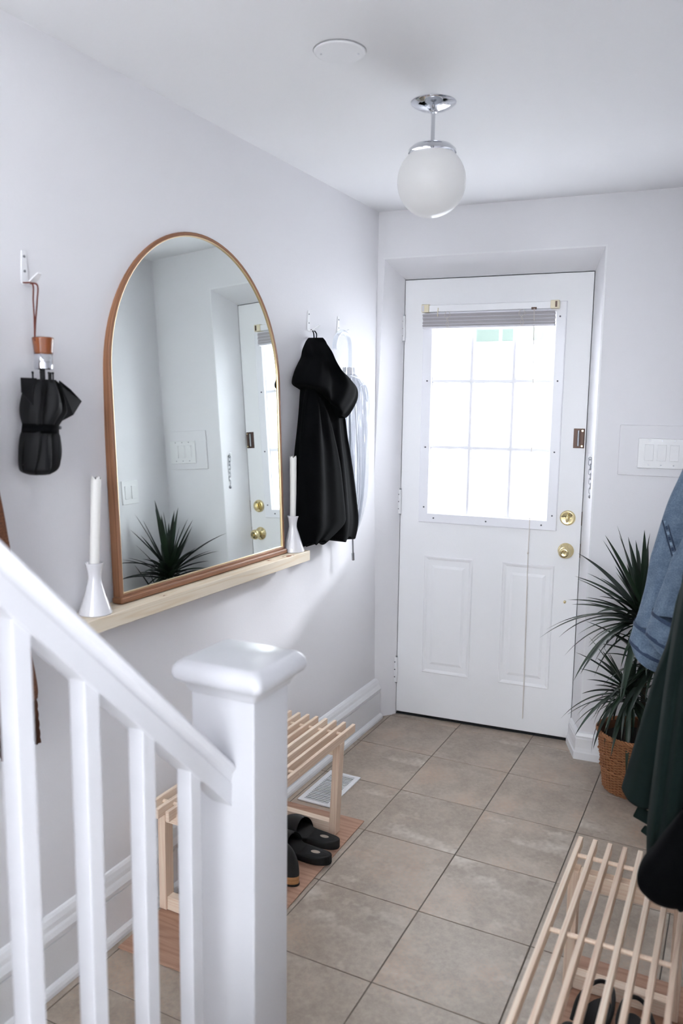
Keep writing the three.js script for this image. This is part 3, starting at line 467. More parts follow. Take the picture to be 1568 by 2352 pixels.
// small black folding umbrella
{
  const t = thing('folding_umbrella', 'small folded black umbrella with wooden handle hanging by a cord', 'umbrella', [0, 0, 0]);
  const X = 0.044;
  mesh('hanging_cord', cat([tube([[0.010, 1.741, 1.943], [X, 1.735, 1.9475], [X, 1.70, 1.9475], [X, 1.66, 1.9465], [X, 1.612, 1.9475]], 0.0019, 30, 6), tube([[0.010, 1.741, 1.931], [X, 1.735, 1.9345], [X, 1.70, 1.9365], [X, 1.655, 1.943], [X, 1.612, 1.9475]], 0.0019, 30, 6)]), M.cord, t);
  const hg = lathe([[0, 0], [0.0205, 0], [0.0212, 0.006], [0.0222, 0.020], [0.0238, 0.034], [0.0238, 0.037], [0.021, 0.0385], [0, 0.0385]], 36); hg.translate(X, 1.583, 1.924); mesh('handle', hg, M.handleWood, t, 'varnished brown wooden grip');
  const fe = lathe([[0, 0], [0.019, 0], [0.0205, 0.003], [0.0208, 0.034], [0, 0.034]], 36); fe.translate(X, 1.549, 1.925); mesh('ferrule', fe, M.chrome, t, 'chrome collar');
  mesh('shaft', cyl(0.006, 0.04, X, 1.530, 1.929, 'y', 14), M.rubber, t);
  for (const [dz, dx] of [[0.034, 0.004], [0.022, 0.016], [0.019, -0.012], [-0.010, 0.020], [-0.017, 0.006], [-0.026, -0.006], [-0.012, -0.018], [0.006, 0.024]]) mesh('rib_tip', cat([cyl(0.0017, 0.02, X + dx, 1.531, 1.927 + dz, 'y', 8), (() => { const q = new THREE.SphereGeometry(0.0026, 8, 6); q.translate(X + dx, 1.5415, 1.927 + dz); return q; })()]), M.rubber, t);
  const row = (y1, a, y2, b, t_, f = 1) => ({ L: [a, y1], R: [b, y2], c: X, t: t_, f });
  mesh('canopy', cloth([row(1.527, 1.952, 1.527, 1.898, 0.018, 0.4), row(1.518, 1.968, 1.515, 1.888, 0.026, 0.8), row(1.498, 1.976, 1.485, 1.878, 0.032), row(1.470, 1.982, 1.455, 1.872, 0.034), row(1.445, 1.982, 1.437, 1.886, 0.032), row(1.418, 1.979, 1.415, 1.902, 0.029, 0.6), row(1.400, 1.986, 1.398, 1.899, 0.033), row(1.365, 1.992, 1.363, 1.897, 0.036), row(1.335, 1.994, 1.335, 1.902, 0.036), row(1.320, 1.990, 1.320, 1.912, 0.032), row(1.312, 1.972, 1.312, 1.925, 0.022, 0.5)], { folds: 8, amp: 0.26, tw: 4, n: 80, steps: 4 }), M.blackNylon, t);
  // loose panel corners standing out at both sides
  const flap = (P, th) => { const n = P.length, pos = [], idx = []; for (const s of [0, 1]) P.forEach(([x, y, z]) => pos.push(x + (s ? th : 0), y, z)); for (let i = 1; i < n - 1; i++) { idx.push(0, i, i + 1); idx.push(n, n + i + 1, n + i); } for (let i = 0; i < n; i++) { const j = (i + 1) % n; idx.push(i, i + n, j, j, i + n, j + n); } let g = new THREE.BufferGeometry(); g.setAttribute('position', new THREE.Float32BufferAttribute(pos, 3)); g.setIndex(idx); g = g.toNonIndexed(); g.computeVertexNormals(); return uvm(g, 'y'); };
  mesh('loose_panel', cat([flap([[X + 0.02, 1.525, 1.900], [X + 0.024, 1.506, 1.872], [X + 0.018, 1.479, 1.832], [X + 0.026, 1.447, 1.868], [X + 0.02, 1.431, 1.903], [X + 0.034, 1.48, 1.90]], 0.003)]), M.blackNylon, t);
  mesh('loose_panel', cat([flap([[X + 0.01, 1.529, 1.958], [X + 0.02, 1.49, 1.955], [X + 0.016, 1.468, 1.976], [X + 0.008, 1.497, 1.9985], [X + 0.006, 1.529, 1.997]], 0.003)]), M.blackNylon, t);
  mesh('tie_strap', cloth([row(1.428, 1.981, 1.424, 1.899, 0.0335, 0.5), row(1.408, 1.983, 1.404, 1.899, 0.0335, 0.5)], { folds: 8, amp: 0.1, n: 60, steps: 2 }), M.blackCloth, t);
  mesh('snap_button', cyl(0.004, 0.004, X + 0.02, 1.418, 1.902, 'z', 12), M.steel, t);
}
// black raincoat
{
  const t = thing('raincoat', 'long black hooded raincoat hanging on a wall hook beside the mirror', 'coat', [0, 0, 0]);
  const row = (L, R, c, t_, f = 1) => ({ L, R, c, t: t_, f });
  mesh('hanging_loop', cat([tube([[0.034, 1.716, 0.632], [0.030, 1.738, 0.630], [0.020, 1.750, 0.622], [0.012, 1.752, 0.616], [0.020, 1.750, 0.610], [0.032, 1.738, 0.612], [0.036, 1.714, 0.622]], 0.0022, 40, 6)]), M.blackCloth, t);
  mesh('body', cloth([row([0.668, 1.630], [0.556, 1.635], 0.045, 0.022, 0.4), row([0.693, 1.569], [0.530, 1.548], 0.050, 0.030, 1), row([0.706, 1.530], [0.499, 1.472], 0.053, 0.034, 1), row([0.716, 1.458], [0.476, 1.421], 0.055, 0.036, 1), row([0.730, 1.377], [0.458, 1.357], 0.056, 0.038, 1), row([0.744, 1.313], [0.433, 1.290], 0.057, 0.040, 1), row([0.756, 1.227], [0.402, 1.203], 0.058, 0.042, 1), row([0.764, 1.141], [0.374, 1.110], 0.059, 0.043, 1), row([0.769, 1.072], [0.351, 1.024], 0.060, 0.043, 1), row([0.761, 1.019], [0.355, 0.976], 0.060, 0.042, 1), row([0.743, 0.963], [0.363, 0.945], 0.058, 0.038, 1)], { folds: 7, amp: 0.34, tw: 1.2, n: 150, steps: 7, hem: 0.008, ph: 0.6, skew: 0.035 }), M.blackCloth, t);
  mesh('front_flap', cloth([row([0.702, 1.543], [0.685, 1.484], 0.070, 0.016, 0.4), row([0.726, 1.505], [0.661, 1.448], 0.075, 0.020, 1), row([0.745, 1.441], [0.643, 1.415], 0.078, 0.024, 1), row([0.761, 1.365], [0.612, 1.358], 0.080, 0.027, 1), row([0.774, 1.306], [0.585, 1.299], 0.082, 0.029, 1), row([0.786, 1.230], [0.556, 1.225], 0.083, 0.031, 1), row([0.795, 1.146], [0.530, 1.127], 0.084, 0.032, 1), row([0.799, 1.082], [0.513, 1.056], 0.085, 0.032, 1), row([0.792, 1.020], [0.524, 1.022], 0.085, 0.031, 1), row([0.770, 0.967], [0.669, 0.978], 0.082, 0.027, 1)], { folds: 5, amp: 0.30, tw: 1.0, n: 110, steps: 7, hem: 0.006, ph: 2.1, skew: 0.05 }), M.blackCloth, t);
  mesh('hood', cloth([row([0.613, 1.724], [0.622, 1.722], 0.032, 0.004, 0.4), row([0.645, 1.706], [0.613, 1.707], 0.040, 0.012, 1), row([0.672, 1.677], [0.616, 1.671], 0.052, 0.030, 1), row([0.687, 1.650], [0.604, 1.633], 0.060, 0.038, 1), row([0.721, 1.623], [0.571, 1.602], 0.068, 0.044, 1), row([0.754, 1.596], [0.512, 1.575], 0.074, 0.048, 1), row([0.776, 1.571], [0.463, 1.545], 0.078, 0.050, 1), row([0.778, 1.551], [0.459, 1.509], 0.080, 0.050, 1), row([0.737, 1.540], [0.491, 1.470], 0.080, 0.048, 1), row([0.684, 1.527], [0.550, 1.428], 0.080, 0.040, 1), row([0.609, 1.502], [0.578, 1.437], 0.074, 0.026, 0.4)], { folds: 6, amp: 0.26, tw: 2.8, n: 130, steps: 7, ph: 0.2, skew: 0.065 }), M.blackCloth, t);
}
// clear bubble umbrella
{
  const t = thing('clear_umbrella', 'transparent plastic umbrella hanging by its crook behind the black raincoat', 'umbrella', [0, 0, 0]);
  const X = 0.05;
  mesh('crook_handle', tube([[X, 1.690, 0.500], [X, 1.722, 0.492], [X, 1.746, 0.470], [X, 1.758, 0.436], [X, 1.752, 0.398], [X, 1.733, 0.372], [X, 1.700, 0.364], [X, 1.605, 0.3625]], 0.0095, 60, 14), M.acrylic, t);
  mesh('shaft', tube([[X, 1.61, 0.3625], [X, 1.30, 0.350], [X, 0.95, 0.318]], 0.0045, 20, 10), M.chrome, t);
  mesh('tip', tube([[X, 0.95, 0.318], [X, 0.86, 0.3105]], 0.0035, 6, 10), M.steel, t); mesh('tip_cap', tube([[X, 0.862, 0.3108], [X, 0.832, 0.307]], 0.006, 4, 12), M.steel, t);
  mesh('runner', tube([[X, 1.625, 0.3628], [X, 1.585, 0.362]], 0.012, 4, 14), M.plastic, t);
  const row = (L, R, t_, f = 1) => ({ L, R, c: X, t: t_, f });
  mesh('canopy', cloth([row([0.425, 1.598], [0.345, 1.600], 0.022, 0.6), row([0.424, 1.575], [0.302, 1.566], 0.034), row([0.420, 1.535], [0.262, 1.525], 0.040), row([0.418, 1.480], [0.258, 1.465], 0.042), row([0.414, 1.410], [0.256, 1.390], 0.042), row([0.404, 1.310], [0.253, 1.290], 0.042), row([0.384, 1.200], [0.250, 1.190], 0.040), row([0.358, 1.100], [0.262, 1.090], 0.034), row([0.338, 1.000], [0.288, 0.990], 0.022), row([0.327, 0.940], [0.302, 0.935], 0.010, 0.4)], { folds: 13, amp: 0.5, tw: 3, n: 160, steps: 7, capTop: false, capBot: false }), M.clear, t);
  mesh('canopy_edge', cat([tube([[X + 0.03, 1.592, 0.42], [X + 0.04, 1.575, 0.33], [X + 0.02, 1.542, 0.262], [X + 0.01, 1.505, 0.232], [X + 0.02, 1.492, 0.238], [X + 0.03, 1.525, 0.258], [X + 0.036, 1.56, 0.30], [X + 0.034, 1.545, 0.36], [X + 0.03, 1.520, 0.40]], 0.0028, 60, 6)]), M.acrylic, t);
  for (let k = 0; k < 8; k++) { const a = k / 8 * Math.PI * 2, dz = Math.cos(a) * 0.030, dx = Math.sin(a) * 0.022; mesh('rib', tube([[X + dx * 0.9, 1.612, 0.372 + dz], [X + dx, 1.56, 0.370 + dz * 1.2], [X + dx * 1.2, 1.35, 0.345 + dz * 1.7], [X + dx, 1.12, 0.318 + dz * 1.4], [X + dx * 0.3, 0.945, 0.317 + dz * 0.2]], 0.0013, 24, 5), M.whiteMetal, t); }
  for (let k = 0; k < 8; k++) { const a = k / 8 * Math.PI * 2, dz = Math.cos(a) * 0.030, dx = Math.sin(a) * 0.022; mesh('rib_tip', cyl(0.0028, 0.018, X + dx * 0.9, 1.616, 0.372 + dz, 'y', 8), M.plastic, t); }
}
// brown knitted scarf at the left edge
{
  const t = thing('knitted_scarf', 'brown knitted scarf with twisted fringe hanging at the left edge', 'scarf', [0, 0, 0]);
  const row = (y, a, b, t_) => ({ L: [a, y], R: [b, y], c: 0.050, t: t_ });
  mesh('body', cloth([row(1.752, 2.20, 2.17, 0.015), row(1.70, 2.23, 2.15, 0.024), row(1.50, 2.26, 2.115, 0.032), row(1.251, 2.29, 2.066, 0.036), row(1.169, 2.30, 2.052, 0.036), row(0.861, 2.33, 1.994, 0.036), row(0.80, 2.335, 1.990, 0.034)], { folds: 7, amp: 0.25, n: 90, steps: 6 }), M.knit, t);
  for (let k = 0; k < 11; k++) { const z = 1.997 + k * 0.032, x = 0.048 + 0.012 * Math.sin(k * 2.1), y0 = 0.815, y1 = 0.682 - 0.006 * Math.sin(k * 3), gs = []; for (let s = 0; s < 3; s++) { const p = []; for (let q = 0; q <= 14; q++) { const a = q * 0.85 + s * 2.094; p.push([x + Math.cos(a) * 0.0045, lerp(y0, y1, q / 14), z - q * 0.0006 + Math.sin(a) * 0.0045]); } gs.push(tube(p, 0.0040, 40, 6)); } mesh('twisted_fringe', cat(gs), M.knit, t); }
}

// ---------- benches, mats, shoes ----------
function makeBench(label, x0, z0, z1, tilt) { // slats run along z
  const t = thing('slatted_bench', label, 'bench', [x0, 0, z0], 0), L = z1 - z0, H = 0.353, W = 0.279, pitch = 0.0373;
  for (let k = 0; k < 8; k++) mesh('slat', box(k * pitch + 0.003, k * pitch + 0.015, H - 0.030, H + rr(-0.001, 0.001), 0, L, 0.0018, 'z', k * 0.23), pine[k % 4], t);
  for (const z of [0.070, L / 2, L - 0.070]) mesh('dowel', cyl(0.0055, W - 0.004, W / 2, H - 0.016, z, 'x', 14), pine[1], t);
  for (const [zz, s] of [[0.105, 1], [L - 0.075, -1]]) {
    const f = (y) => (s > 0 ? tilt : 0) * (1 - y / 0.323);
    const leg = (x) => { const g = box(x, x + 0.026, 0.0055, H - 0.030, -0.018, 0.018, 0.002, 'y', x); const p = g.attributes.position; for (let i = 0; i < p.count; i++) p.setZ(i, p.getZ(i) + zz + f(p.getY(i))); return g; };
    mesh('leg', leg(0.002), pine[2], t); mesh('leg', leg(W - 0.028), pine[3], t);
    mesh('top_rail', box(0.028, W - 0.028, H - 0.075, H - 0.0315, zz - 0.014 + f(0.3), zz + 0.014 + f(0.3), 0.002, 'x'), pine[1], t);
    mesh('foot_rail', box(0.028, W - 0.028, 0.0055, 0.046, zz - 0.014 + f(0.02), zz + 0.014 + f(0.02), 0.002, 'x'), pine[0], t);
  }
  return t;
}
makeBench('pale wooden slatted bench against the left wall below the mirror', 0.040, 0.818, 1.620, 0.03);
makeBench('pale wooden slatted bench under the coats in the right foreground', 1.1575, 1.202, 2.00, 0.006);
function mat(label, x0, x1, z0, z1, turn) { const m = mesh('floor_mat', box(-(x1 - x0) / 2, (x1 - x0) / 2, 0.0008, 0.0048, -(z1 - z0) / 2, (z1 - z0) / 2, 0.001, 'x'), M.mat); m.position.set((x0 + x1) / 2, 0, (z0 + z1) / 2); m.rotation.y = turn; tag(m, label, 'mat'); }
mat('thin reddish brown shoe mat under the left bench', 0.042, 0.372, 0.834, 1.745, 0.02);
mat('thin reddish brown shoe mat under the right bench', 1.172, 1.462, 1.19, 2.01, 0);
// floor register
{
  const t = thing('floor_register', 'white slotted metal floor vent beside the bench and baseboard', 'vent', [0.072, 0, 0.536]);
  const W = 0.137, L = 0.268;
  mesh('duct_shade_plate', box(0.014, W - 0.014, 0.0004, 0.0010, 0.014, L - 0.014, 0), M.rubber, t);  // flat black plate paints in the shade of the duct; floor is uncut
  mesh('frame', cat([box(0, 0.019, 0.0004, 0.005, 0, L, 0.001), box(W - 0.019, W, 0.0004, 0.005, 0, L, 0.001), box(0.018, W - 0.018, 0.0004, 0.005, 0, 0.018, 0.001), box(0.018, W - 0.018, 0.0004, 0.005, L - 0.018, L, 0.001)]), M.whiteMetal, t);
  for (let k = 0; k < 20; k++) { const z = 0.0215 + k * 0.01155; mesh('louvre', box(0.018, W - 0.018, 0.0012, 0.0042, z, z + 0.0044, 0.0006), M.whiteMetal, t); }
}
// shoes
function soleShape(L, W) { const s = new THREE.Shape(), p = []; for (let k = 0; k < 40; k++) { const a = k / 40 * Math.PI * 2, c = Math.cos(a), w = W / 2 * (c > 0 ? 0.78 + 0.05 * c : 1.0 - 0.12 * Math.abs(Math.sin(a * 2))) * (1 - 0.16 * Math.exp(-Math.pow((c - 0.15) * 3, 2))); p.push(new THREE.Vector2(c * L / 2, Math.sin(a) * w)); } s.setFromPoints(p); return s; }
function makeSlide(label, group, pos, turn) {
  const t = thing('slide_sandal', label, 'sandal', pos, turn, group), L = 0.245, W = 0.098;
  const g = new THREE.ExtrudeGeometry(soleShape(L, W), { depth: 0.014, bevelEnabled: true, bevelSize: 0.004, bevelThickness: 0.004, bevelSegments: 3 }); g.rotateX(-Math.PI / 2); g.translate(0, 0.0045, 0);
  const p = g.attributes.position; for (let i = 0; i < p.count; i++) { const x = p.getX(i); if (p.getY(i) > 0.015) p.setY(i, p.getY(i) + 0.010 * Math.max(0, x / L * 2) ** 2 - 0.004 * Math.exp(-((x / L - 0.3) ** 2) * 40)); } g.computeVertexNormals();
  mesh('sole', g, M.rubber, t);
  mesh('heel_label', (() => { const q = new THREE.CylinderGeometry(1, 1, 1, 28); q.scale(0.017, 0.0016, 0.0085); q.rotateZ(0.075); q.translate(0.068, 0.0262, 0); return q; })(), std({ color: 0xb3a698, roughness: 0.7 }), t, 'beige oval label on the heel of the insole');
  const pos2 = [], idx = [], N = 24, Q = 10; for (let q = 0; q <= Q; q++) for (let k = 0; k <= N; k++) { const a = k / N * Math.PI, x = lerp(-0.100, -0.012, q / Q) - 0.012 * Math.sin(a), h = 0.026 + 0.026 * (q / Q) + 0.012 * Math.sin(q / Q * Math.PI), w = 0.049 * (0.9 + 0.14 * q / Q); pos2.push(x, 0.012 + Math.sin(a) * h * 1.0, Math.cos(a) * w); }
  for (let q = 0; q < Q; q++) for (let k = 0; k < N; k++) { const a = q * (N + 1) + k; idx.push(a, a + 1, a + N + 1, a + 1, a + N + 2, a + N + 1); }
  const one = new THREE.BufferGeometry(); one.setAttribute('position', new THREE.Float32BufferAttribute(pos2, 3)); one.setIndex(idx); one.computeVertexNormals();
  const two = one.clone(), pp = two.attributes.position, nn = one.attributes.normal; for (let i = 0; i < pp.count; i++) pp.setXYZ(i, pp.getX(i) + nn.getX(i) * 0.004, pp.getY(i) + nn.getY(i) * 0.004, pp.getZ(i) + nn.getZ(i) * 0.004); two.computeVertexNormals();
  for (const q of [one, two]) q.setAttribute('uv', new THREE.Float32BufferAttribute(pos2.filter((_, i) => i % 3 !== 1), 2));
  mesh('strap', cat([one, two]), Object.assign(M.leather, { side: THREE.DoubleSide }), t);
  return t;
}
makeSlide('black slide sandal on the mat nearer the bench leg', 'black slide sandals with beige heel labels', [0.240, 0.005, 1.024], -0.10);
makeSlide('black slide sandal on the mat nearer the newel post', 'black slide sandals with beige heel labels', [0.258, 0.005, 1.124], -0.04);
{
  const t = thing('clog', 'black clog with a wooden heel on the mat behind the newel', 'clog', [0.232, 0.005, 1.262], -0.14);
  const sole = new THREE.ExtrudeGeometry(soleShape(0.235, 0.088), { depth: 0.004, bevelEnabled: true, bevelSize: 0.002, bevelThickness: 0.002, bevelSegments: 1 }); sole.rotateX(-Math.PI / 2); sole.translate(0, 0.0022, 0); mesh('outsole', sole, M.rubber, t);
  const wd = new THREE.ExtrudeGeometry(soleShape(0.232, 0.085), { depth: 0.022, bevelEnabled: true, bevelSize: 0.002, bevelThickness: 0.003, bevelSegments: 2 }); wd.rotateX(-Math.PI / 2); wd.translate(0, 0.0085, 0); mesh('wooden_sole', wd, M.heelWood, t, 'wooden sole and heel');
  mesh('upper', (() => { const q = new THREE.SphereGeometry(1, 36, 20, 0, Math.PI * 2, 0, Math.PI * 0.5), p = q.attributes.position; for (let i = 0; i < p.count; i++) { const x = p.getX(i), y = p.getY(i), z = p.getZ(i), tall = 0.062 + 0.052 * Math.max(0, x + 0.35); p.setXYZ(i, x * 0.118, 0.032 + y * tall, z * 0.045 * (1 - 0.12 * x)); } q.computeVertexNormals(); return q; })(), M.leather, t);
}
function makeStrappy(label, group, pos, turn) {
  const t = thing('strappy_sandal', label, 'sandal', pos, turn, group);
  const g = new THREE.ExtrudeGeometry(soleShape(0.24, 0.085), { depth: 0.014, bevelEnabled: true, bevelSize: 0.003, bevelThickness: 0.003, bevelSegments: 2 }); g.rotateX(-Math.PI / 2); g.translate(0, 0.0035, 0); mesh('sole', g, M.rubber, t);
  const arch = (x0, x1, h, w) => { const p = []; for (let k = 0; k <= 16; k++) { const a = k / 16 * Math.PI; p.push([lerp(x0, x1, k / 16), 0.014 + Math.sin(a) * h, Math.cos(a) * w]); } const q = tube(p, 0.006, 40, 8); return q; };
  mesh('strap', arch(-0.075, -0.045, 0.045, 0.043), M.leather, t); mesh('strap', arch(-0.045, -0.075, 0.048, 0.043), M.leather, t); mesh('heel_strap', tube([[0.00, 0.020, 0.038], [0.05, 0.052, 0.040], [0.105, 0.068, 0.018], [0.112, 0.070, 0], [0.105, 0.068, -0.018], [0.05, 0.052, -0.040], [0.0, 0.020, -0.038]], 0.005, 40, 8), M.leather, t);
}
makeStrappy('black strappy sandal on the mat under the right bench, nearer the aisle', 'black strappy sandals under the right bench', [1.245, 0.005, 1.47], 1.35);
makeStrappy('black strappy sandal on the mat under the right bench, nearer the wall', 'black strappy sandals under the right bench', [1.358, 0.005, 1.49], 1.75);

// ---------- potted plant ----------
{
  const C = [1.182, 0.108];
  const b = thing('wicker_basket', 'round brown wicker basket planter on the floor right of the door', 'basket', [C[0], 0, C[1]]);
  const R = y => 0.108 + 0.030 * (y / 0.235), H = 0.235, cane = std({ color: 0x9f6a45, roughness: 0.6 }), cane2 = std({ color: 0x8a5838, roughness: 0.6 }), NS = 44;
  mesh('liner', lathe([[0, 0.004], [0.100, 0.004], [R(0.0) - 0.007, 0.006], [R(H) - 0.007, H - 0.004], [R(H) - 0.010, H - 0.004], [R(0) - 0.010, 0.012], [0, 0.012]], 48), std({ color: 0x5c3a24, roughness: 0.95 }), b);
  const stake = []; for (let k = 0; k < NS; k++) { const a = k / NS * Math.PI * 2; stake.push(tube([[Math.cos(a) * R(0), 0.004, Math.sin(a) * R(0)], [Math.cos(a) * R(H / 2), H / 2, Math.sin(a) * R(H / 2)], [Math.cos(a) * R(H), H, Math.sin(a) * R(H)]], 0.0026, 4, 5)); }
  const st = mesh('stakes', cat(stake), cane2, b); st.userData.kind = 'stuff';
  const rows = []; for (let r = 0; r < 42; r++) { const y = 0.007 + r * 0.00535, p = []; const big = r === 16 || r === 27; for (let k = 0; k < NS * 4; k++) { const a = k / (NS * 4) * Math.PI * 2, q = R(y) + 0.0030 * Math.cos(a * NS / 2 + (r % 2) * Math.PI) + (big ? 0.004 : 0); p.push(V(Math.cos(a) * q, y + 0.0008 * Math.sin(k * 1.7 + r), Math.sin(a) * q)); } rows.push(tube(p, big ? 0.0030 : 0.0024, NS * 4, 5, true)); }
  const we = mesh('weave', cat(rows), cane, b); we.userData.kind = 'stuff';
  const rim = []; for (let s = 0; s < 3; s++) { const p = []; for (let k = 0; k < 120; k++) { const a = k / 120 * Math.PI * 2, q = a * 22 + s * 2.094; p.push(V(Math.cos(a) * (R(H) + 0.002 + 0.004 * Math.cos(q)), H - 0.001 + 0.005 * Math.sin(q), Math.sin(a) * (R(H) + 0.002 + 0.004 * Math.cos(q)))); } rim.push(tube(p, 0.0040, 240, 6, true)); }
  mesh('braided_rim', cat(rim), cane, b);

  const pl = thing('potted_plant', 'dark green spiky dracaena growing in the wicker basket', 'plant', [C[0], 0, C[1]]);
  mesh('soil', (() => { const q = new THREE.CircleGeometry(0.118, 40, 0, Math.PI * 2); q.rotateX(-Math.PI / 2); const g = new THREE.CylinderGeometry(0.117, 0.110, 0.07, 40, 1); g.translate(0, 0.170, 0); return uvm(g, 'x'); })(), M.soil, pl);
  const caneMat = std({ color: 0x54483a, roughness: 0.9, bumpMap: M.leather.bumpMap, bumpScale: 0.002 });
  const stems = [[[0.012, 0.20, 0.01], [0.02, 0.40, 0.0], [0.0, 0.58, 0.01], [-0.01, 0.70, 0.0]], [[-0.03, 0.20, 0.02], [-0.025, 0.30, 0.03], [-0.03, 0.40, 0.02]], [[0.055, 0.2, -0.01], [0.065, 0.36, 0.0], [0.06, 0.52, 0.0]]];
  for (const s of stems) mesh('cane', tube(s, 0.010, 20, 10), caneMat, pl);
  const leafMats = [[0x14241a, 0], [0x192c1e, 0], [0x223424, 0]].map(([a]) => phy({ color: a, roughness: 0.42, side: THREE.DoubleSide }));
  const leafG = (len, wid, droop) => { const N = 14, pos = [], idx = []; for (let i = 0; i <= N; i++) { const t = i / N, w = wid * Math.pow(Math.sin(Math.PI * Math.min(1, 0.22 + 0.78 * t)), 0.8) * (t > 0.98 ? 0.05 : 1), a = droop * t * t, x = len * t * (1 - 0.18 * droop * t), y = -len * 0.5 * a; pos.push(x, y + w * 0.25, -w / 2, x, y, 0, x, y + w * 0.25, w / 2); } for (let i = 0; i < N; i++) { const a = i * 3; idx.push(a, a + 1, a + 3, a + 1, a + 4, a + 3, a + 1, a + 2, a + 4, a + 2, a + 5, a + 4); } const g = new THREE.BufferGeometry(); g.setAttribute('position', new THREE.Float32BufferAttribute(pos, 3)); g.setIndex(idx); g.computeVertexNormals(); return g; };
  const variants = []; for (const len of [0.26, 0.32, 0.38]) for (const dr of [0.1, 0.45, 0.95]) variants.push(leafG(len, 0.017 + 0.016 * rnd(), dr));
  const XM = RX - C[0] - 0.01, ZM = -C[1] - 0.075;
  const rosette = (x, y, z, n, up, dn, sc) => { for (let i = 0; i < n; i++) { const t = (i + 0.5) / n, el = lerp(up, dn, Math.pow(t, 0.8)) + rr(-0.15, 0.15), a = i * 2.39996 + rr(-0.3, 0.3), k = Math.min(2, Math.floor(rnd() * 3)), dr = el > 0.9 ? 0 : el > 0.3 ? 1 : 2; let s = sc * rr(0.75, 1.1);
      const reach = Math.cos(el) * 0.40 * s, ex = x + Math.cos(a) * reach, ez = z - Math.sin(a) * reach; if (ex > XM) s *= Math.max(0.25, (XM - x) / Math.max(0.02, ex - x)); if (ez < ZM) s *= Math.max(0.25, (z - ZM) / Math.max(0.02, z - ez)); 
      const m = mesh('leaf', variants[k * 3 + dr], leafMats[Math.floor(rnd() * 3)], pl); m.position.set(x, y + rr(-0.04, 0.03), z); m.rotation.set(0, a, el, 'YXZ'); m.scale.setScalar(s);
      const hits = () => { m.updateMatrix(); const q = V(0, 0, 0), g = m.geometry.attributes.position; for (let j = 0; j < g.count; j++) { q.fromBufferAttribute(g, j).applyMatrix4(m.matrix); if (q.x + C[0] > RX - 0.006 || q.z + C[1] < -(q.x + C[0]) * Math.tan(PHI) + 0.008) return true; } return false; };
      for (let j = 0; j < 12 && hits(); j++) m.scale.multiplyScalar(0.86); } };
  rosette(0.0, 0.68, 0.0, 125, 1.5, -0.35, 1.0); rosette(-0.03, 0.38, 0.02, 76, 1.4, -0.8, 0.80); rosette(0.06, 0.52, 0.0, 60, 1.4, -0.6, 0.85);
}

